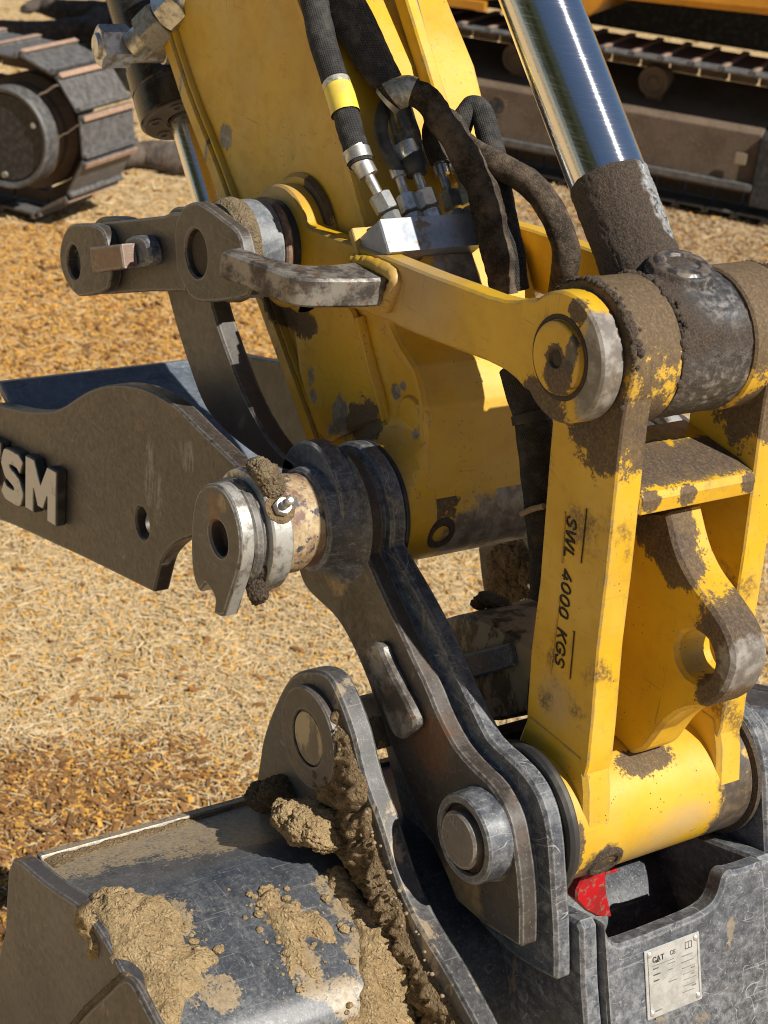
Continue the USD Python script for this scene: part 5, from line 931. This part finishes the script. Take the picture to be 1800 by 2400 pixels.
def link_mesh(W, Lc): return slab(soft(sg.Polygon([(-Lc * .46, -.045), (Lc * .46, -.045), (Lc * .46, -.004), (-Lc * .46, -.004)]), .006), W * .30, W * .36, .002)
def to_frame(m, o, ex, ey, ez):
    q = m.vertices; r = m.copy(); r.vertices = o + q[:, :1] * ex + q[:, 1:2] * ey + q[:, 2:] * ez
    if np.dot(np.cross(ex, ey), ez) < 0: r.faces = r.faces[:, ::-1]
    return r
def obj_far(name, mesh, *r, **k): return obj(name, far_scale(mesh, FO[0]), *r, **k)
def undercarriage(name, label, origin, x0, x1, r, zc, n, W, droop=0.0):
    t = thing(name, label, 'crawler track' if name == 'crawler_track' else 'excavator'); per = 2 * (x1 - x0) + 2 * math.pi * r; Lc = per / n
    sm, lm = shoe_mesh(W, Lc), link_mesh(W, Lc)
    for i, (s, z, a) in enumerate(track_path(x0, x1, r, zc, n)):
        ex = TD * math.cos(a) - UP * math.sin(a); ez = TD * math.sin(a) + UP * math.cos(a); o = origin + TD * s + UP * z
        sh = obj_far('track_shoe', to_frame(sm, o, ex, TW, ez), M['shoe_steel'], t, smooth=False)
        obj_far('track_link', to_frame(lm, o, ex, TW, ez), M['dusty_brown'], sh, smooth=False)
        obj_far('grouser', to_frame(gm_(W, Lc), o, ex, TW, ez), M['shoe_edge'], sh, smooth=False)
    return t
BS = 1.276                                   # size of the far machines
def far_scale(m, o): q = m.copy(); q.vertices = o + (q.vertices - o) * BS; return q
GL = CAM + (np.array([-3.86, 1.10, 0.0]) - CAM) * BS; GL[2] = GLEV
FO = [GL]
left_t = undercarriage('crawler_track', 'sunlit steel crawler track with a black round end cover, top left behind the arm', GL, -1.6, -.02, .225, .243, 36, .30)
wc = GL + TD * (-.02) + UP * .243
obj_far('end_wheel', lathe(wc + TW * .05, -TW, [(1e-5, -.14), (.165, -.14), (.175, -.10), (.175, -.02), (.150, .0), (.150, .02), (.135, .03), (1e-5, .03)], 48), M['dusty_brown'], left_t)
obj_far('cover_ring', lathe(wc, -TW, [(.150, .0), (.152, .055), (.146, .062), (.135, .058), (.132, .03)], 48), M['shoe_steel'], left_t)
obj_far('end_cover', lathe(wc, -TW, [(1e-5, .050), (.128, .048), (.134, .035), (.134, .0)], 48), M['black_plate'], left_t, label='black round end cover')
for k in range(3):
    a = k * math.pi * 2 / 3 + .5; obj_far('cover_bolt', lathe(wc + (TD * math.cos(a) + UP * math.sin(a)) * .112 - TW * .049, -TW, [(.009, 0), (.009, .008), (1e-5, .009)], 12), M['ground_steel'], left_t)
obj_far('track_frame', slab(soft(sg.Polygon([(-1.6, .12), (-.2, .12), (-.14, .2), (-.2, .36), (-1.6, .36)]), .02), .07, .25, .004, frame=(GL, TD, UP, TW)), M['dusty_brown'], left_t)
GR = CAM + (np.array([-3.227, 3.554, 0.0]) - CAM) * BS; GR[2] = GLEV; FO[0] = GR
rt = undercarriage('orange_excavator', 'orange excavator on dusty crawler tracks, top right behind the chrome rod', GR + TW * .02, -1.75, .55, .235, .262, 56, .42)
frame_ = soft(sg.Polygon([(0, .10), (.02, .115), (.02, .31), (.30, .40), (.34, .42), (.42, .40), (.42, .10)]), .008)
fb = slab(frame_, -1.9, .0, .004, frame=(GR + TD * 0, TW, UP, TD)); obj_far('track_frame', fb, M['dusty_brown'], rt)
obj_far('frame_rail', slab(sg.box(-.012, .115, .016, .135), -1.9, .0, .003, frame=(GR, TW, UP, TD)), M['shoe_steel'], rt)
for s in (-.43, -.95, -1.5):
    c = GR + TD * s + UP * .415 + TW * .10
    obj_far('carrier_roller', lathe(c, TW, [(1e-5, -.012), (.016, -.014), (.020, -.006), (.040, -.006), (.044, -.012), (.052, -.012), (.055, -.006), (.055, .03), (.044, .035), (.044, .12)], 36), M['dusty_brown'], rt)
    obj_far('roller_bracket', box3(c - TD * .03 - UP * .10 + TW * .03, TD, TW, UP, .06, .06, .09, .004), M['dusty_brown'], rt)
obj_far('frame_hole', lathe(GR + TD * (-.98) + UP * .245 + TW * .019, -TW, [(.040, -.01), (.040, .001), (.030, .0015), (.030, -.01)], 30), M['dusty_brown'], rt); obj_far('frame_hole_dark', lathe(GR + TD * (-.98) + UP * .245 + TW * .0185, -TW, [(1e-5, 0.0), (.030, 0.0)], 30), M['rubber'], rt)
obj_far('reflector', slab(soft(sg.box(-.075, .20, -.035, .24), .004), 0, .004, .001, frame=(GR - TW * .004, TD, UP, TW)), M['stone'], rt, label='small pale square plate')
obj_far('end_guard', slab(soft(sg.Polygon([(.002, .06), (.42, .06), (.42, .40), (.30, .385), (.002, .30)]), .004), .001, .12, .003, frame=(GR, TW, UP, TD)), M['black_plate'], rt)
ub = rt
obj_far('body_panel', slab(soft(sg.Polygon([(-2.2, .60), (-1.10, .60), (-.78, .68), (-.70, .60), (-.62, .69), (.3, .735), (1.2, .75), (1.2, 1.7), (-2.2, 1.7)]), .01), -.04, 1.3, .01, frame=(GR + TW * .10, TD, UP, TW)), M['orange'], ub)
obj_far('belly_plate', slab(sg.box(-1.9, .50, .9, .70), .50, 1.3, .01, frame=(GR + TW * .10, TD, UP, TW)), M['rubber'], ub)
obj_far('step_bracket', box3(GR + TD * (-1.30) + UP * .565 + TW * .05, TD, TW, UP, .22, .03, .035, .003), M['orange'], ub)

# ================================================================ branches, ground, litter
def gpt(px, py, z=0.0): w = ray(px, py); return CAM + w * ((z + GLEV - CAM[2]) / w[2])
def branch(label, pix, rads, z, seed):
    t = thing('branch', label, 'branch', 'fallen branches behind the track'); obj('limb', tube([gpt(x, y, zz) for (x, y), zz in zip(pix, z)], [r * BS for r in rads], 60, 12, .014, 9, seed), M['bark'], t); return t
branch('long dark branch reaching right from the top left corner', [(55, 22), (90, 14), (150, 24), (210, 28), (270, 30), (360, 30)], [.02, .035, .05, .055, .06, .06], [.10] * 6, 1)
branch('thick dark log lying just above the left track', [(-40, 72), (60, 78), (150, 76), (230, 66), (300, 74), (380, 90)], [.05, .055, .06, .06, .07, .07], [.08] * 6, 2)
branch('short forked limb rising between the two logs', [(200, 78), (225, 55), (245, 40), (300, 44)], [.05, .06, .05, .05], [.09, .12, .14, .12], 3)
branch('low dark log behind the forked link near the chrome rod', [(285, 372), (330, 362), (400, 368), (470, 372), (540, 380)], [.03, .05, .06, .06, .05], [.04] * 5, 4)

gx = np.concatenate([np.linspace(-80, -11.2, 16), np.arange(-11, 3.01, .05), np.linspace(3.3, 60, 12)]); gy = np.concatenate([np.linspace(-60, -2.2, 12), np.arange(-2, 8.01, .05), np.linspace(8.4, 90, 16)])
GX, GY = np.meshgrid(gx, gy, indexing='ij'); P_ = np.stack([GX, GY, 0 * GX], -1)
GZ = (meshkit.fbm(P_ * 1.3, 3, 2) - .5) * .05 + (meshkit.fbm(P_ * 7, 3, 4) - .5) * .03 - .02 + GLEV
idx = np.arange(GX.size).reshape(GX.shape); a, b, c, d = idx[:-1, :-1].ravel(), idx[1:, :-1].ravel(), idx[1:, 1:].ravel(), idx[:-1, 1:].ravel()
gm = trimesh.Trimesh(np.c_[GX.ravel(), GY.ravel(), GZ.ravel()], np.vstack([np.c_[a, b, c], np.c_[a, c, d]]), process=False)
g = G(); n1 = g.noise(.9, 5, .6); n2 = g.noise(22, 6, .7); n3 = g.noise(110, 5, .7); fib = g.vor(55, vec=g.stretch((1, .35, 1), (0, 0, .6)))
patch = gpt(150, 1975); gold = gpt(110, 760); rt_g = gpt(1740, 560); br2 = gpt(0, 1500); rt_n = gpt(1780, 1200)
c = g.mix(g.rng(n2, .35, .65), (.52, .37, .19), (.43, .295, .14))
c = g.mix(g.m('multiply', g.blob(gold, 1.3, .6, .35, 1.5), .75), c, g.mix(g.rng(n2, .4, .6), (.56, .28, .055), (.40, .175, .035)))
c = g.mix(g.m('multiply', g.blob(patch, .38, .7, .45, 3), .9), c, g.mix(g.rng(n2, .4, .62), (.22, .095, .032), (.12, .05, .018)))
c = g.mix(g.m('multiply', g.blob(rt_g, 2.2, .5, .35, 1.2), .8), c, g.mix(g.rng(n2, .4, .6), (.27, .205, .14), (.17, .125, .085)))
c = g.mix(g.m('multiply', g.rng(n3, .42, .62), .55), c, (.60, .45, .26)); c = g.mix(g.m('multiply', g.rng(n3, .46, .36), .40), c, (.20, .12, .05)); c = g.mix(g.m('multiply', g.rng(n1, .5, .7), .35), c, (.27, .16, .065))
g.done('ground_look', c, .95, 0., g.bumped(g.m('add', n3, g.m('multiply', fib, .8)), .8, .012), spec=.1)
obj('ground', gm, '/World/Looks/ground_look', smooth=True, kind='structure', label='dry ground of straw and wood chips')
# litter: straw and chips as real blades, one kind of mesh a prototype
def straw(L, w, h): 
    m = slab(sg.Polygon([(-L / 2, 0), (L / 2, h * .3), (L / 2, h), (0, h * 1.5), (-L / 2, h)]), -w / 2, w / 2, .0002); return m
def litter(name, label, N, mats, sizes, seed, dmax, pfun):
    rs = np.random.default_rng(seed); d = np.exp(rs.uniform(math.log(1.75), math.log(dmax), N)); a = rs.uniform(-.36, .36, N)
    f2 = fwd[:2] / np.linalg.norm(fwd[:2]); r2 = np.array([f2[1], -f2[0]]); xy = CAM[:2] + f2 * (d * np.cos(a))[:, None] + r2 * (d * np.sin(a))[:, None]
    pi = UsdGeom.PointInstancer.Define(stage, f'/World/{name}'); protos = []
    for i, mt in enumerate(mats):
        L, w, h = sizes[i % len(sizes)]; m = usdkit.mesh(stage, f'/World/{name}/kind_{"abcdefgh"[i]}', straw(L, w, h), M[mt]); protos.append(m.GetPath())
    pi.CreatePrototypesRel().SetTargets(protos)
    z = (meshkit.fbm(np.c_[xy, 0 * d] * 1.3, 3, 2) - .5) * .05 + (meshkit.fbm(np.c_[xy, 0 * d] * 7, 3, 4) - .5) * .03 - .02 + .003 + GLEV
    yaw = rs.uniform(0, 2 * np.pi, N); tilt = rs.normal(0, .22, N); s = rs.uniform(.45, 1.25, N) * np.clip(.55 + d * .16, .7, 1.5)
    q = np.stack([np.cos(yaw / 2) * np.cos(tilt / 2), np.sin(yaw / 2) * np.sin(tilt / 2) * -1, np.cos(yaw / 2) * np.sin(tilt / 2), np.sin(yaw / 2) * np.cos(tilt / 2)], 1)
    pi.CreatePositionsAttr(Vt.Vec3fArray.FromNumpy(np.c_[xy, z].astype(np.float32))); pi.CreateProtoIndicesAttr(Vt.IntArray.FromNumpy(pfun(xy, rs).astype(np.int32)))
    pi.CreateOrientationsAttr(Vt.QuathArray([Gf.Quath(float(w), float(x), float(y), float(zz)) for w, x, y, zz in q])); pi.CreateScalesAttr(Vt.Vec3fArray.FromNumpy(np.repeat(s[:, None], 3, 1).astype(np.float32)))
    tag(pi.GetPrim(), label, None, kind='stuff')
def pf(xy, rs):
    n = len(xy); k = rs.choice([0, 0, 1, 4, 4, 2], n); dp = np.linalg.norm(xy - patch[:2], axis=1) + (meshkit.fbm(np.c_[xy, 0 * xy[:, 0]] * 3, 3, 8) - .5) * .5
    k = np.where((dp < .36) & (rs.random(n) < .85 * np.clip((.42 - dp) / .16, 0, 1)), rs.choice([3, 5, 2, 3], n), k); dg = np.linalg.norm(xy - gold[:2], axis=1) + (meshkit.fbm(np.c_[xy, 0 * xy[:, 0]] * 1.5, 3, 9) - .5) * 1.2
    k = np.where((dg < 1.25) & (rs.random(n) < .9), rs.choice([2, 2, 2, 3, 1], n), k); dr = np.linalg.norm(xy - rt_g[:2], axis=1); k = np.where((dr < 2.0) & (rs.random(n) < .7), rs.choice([3, 5, 1], n), k); return k
litter('straw_litter', 'loose dry straw and wood chips scattered over the ground', 300000, ['litter0', 'litter1', 'litter2', 'litter3', 'litter4', 'litter5'], [(.027, .0018, .0013), (.019, .0022, .0014), (.0105, .0042, .0018), (.0105, .0044, .0020), (.034, .0016, .0012), (.0085, .0040, .002)], 17, 16, pf)

litter('long_straw', 'longer straws and bark pieces lying on the chips', 9000, ['litter4', 'litter0', 'litter3', 'litter5', 'litter1', 'litter2'], [(.060, .0022, .0018), (.048, .0026, .0018), (.026, .0085, .004), (.030, .0075, .004), (.05, .003, .002), (.022, .0080, .003)], 23, 14, pf)

# ================================================================ tall trees behind the camera (seen in the chrome)
M['leaf'] = None
g = G(); n = g.noise(.8, 4, .6); M['leaf'] = g.done('tree_leaves', g.mix(g.rng(n, .35, .65), (.045, .075, .022), (.09, .12, .04)), .6)
def tree_meshes(seed):
    rs = np.random.default_rng(seed); Ht = 13.0
    trunk = tube([(0, 0, -.2), (.1, .05, 3), (.0, .2, 7), (.1, .1, 11.5)], [.32, .24, .16, .05], 24, 10, .02, 3, seed)
    limbs = [tube([(0, .1, z), (math.cos(a) * 1.2, math.sin(a) * 1.2, z + .8), (math.cos(a) * 2.6, math.sin(a) * 2.6, z + 1.9)], [.10, .07, .03], 10, 6) for z, a in zip(np.linspace(3.2, 9.5, 11), rs.uniform(0, 6.28, 11))]
    cs = rs.normal(0, 1, (70, 3)); cs /= np.linalg.norm(cs, axis=1, keepdims=True); cs *= rs.uniform(.35, 1, (70, 1)) ** .6; cs = cs * [2.9, 2.9, 5.0] + [0, 0, 7.6]
    N = 9000; k = rs.integers(0, 70, N); p = cs[k] + rs.normal(0, .42, (N, 3)); u = rs.normal(0, 1, (N, 3)); u /= np.linalg.norm(u, axis=1, keepdims=True); w = np.cross(u, rs.normal(0, 1, (N, 3))); w /= np.linalg.norm(w, axis=1, keepdims=True)
    L = rs.uniform(.10, .22, (N, 1)); v = np.stack([p - u * L, p + w * L * .5, p + u * L, p - w * L * .5], 1).reshape(-1, 3); i = np.arange(N) * 4
    return cat(trunk, *limbs), trimesh.Trimesh(v, np.vstack([np.c_[i, i + 1, i + 2], np.c_[i, i + 2, i + 3]]), process=False)
tm_, lm_ = tree_meshes(4)
spots = [(-118, 13), (-103, 15), (-92, 12.5), (-80, 14.5), (-68, 13), (-130, 16), (-55, 17)]
wood = UsdGeom.PointInstancer.Define(stage, '/World/wood')
pr_ = [usdkit.mesh(stage, '/World/wood/trunk', tm_, M['bark']).GetPath(), usdkit.mesh(stage, '/World/wood/crown', lm_, M['leaf']).GetPath()]
wood.CreatePrototypesRel().SetTargets(pr_)
wp_ = [(math.cos(math.radians(a)) * d, math.sin(math.radians(a)) * d, GLEV) for a, d in spots for _ in (0, 1)]
wood.CreatePositionsAttr(Vt.Vec3fArray([Gf.Vec3f(*map(float, p)) for p in wp_])); wood.CreateProtoIndicesAttr(Vt.IntArray([0, 1] * len(spots)))
wood.CreateOrientationsAttr(Vt.QuathArray([Gf.Quath(math.cos(.43 * (i // 2)), 0, 0, math.sin(.43 * (i // 2))) for i in range(2 * len(spots))]))
tag(wood.GetPrim(), 'dark belt of tall trees behind the camera, mirrored in the chrome rod', None, kind='stuff')
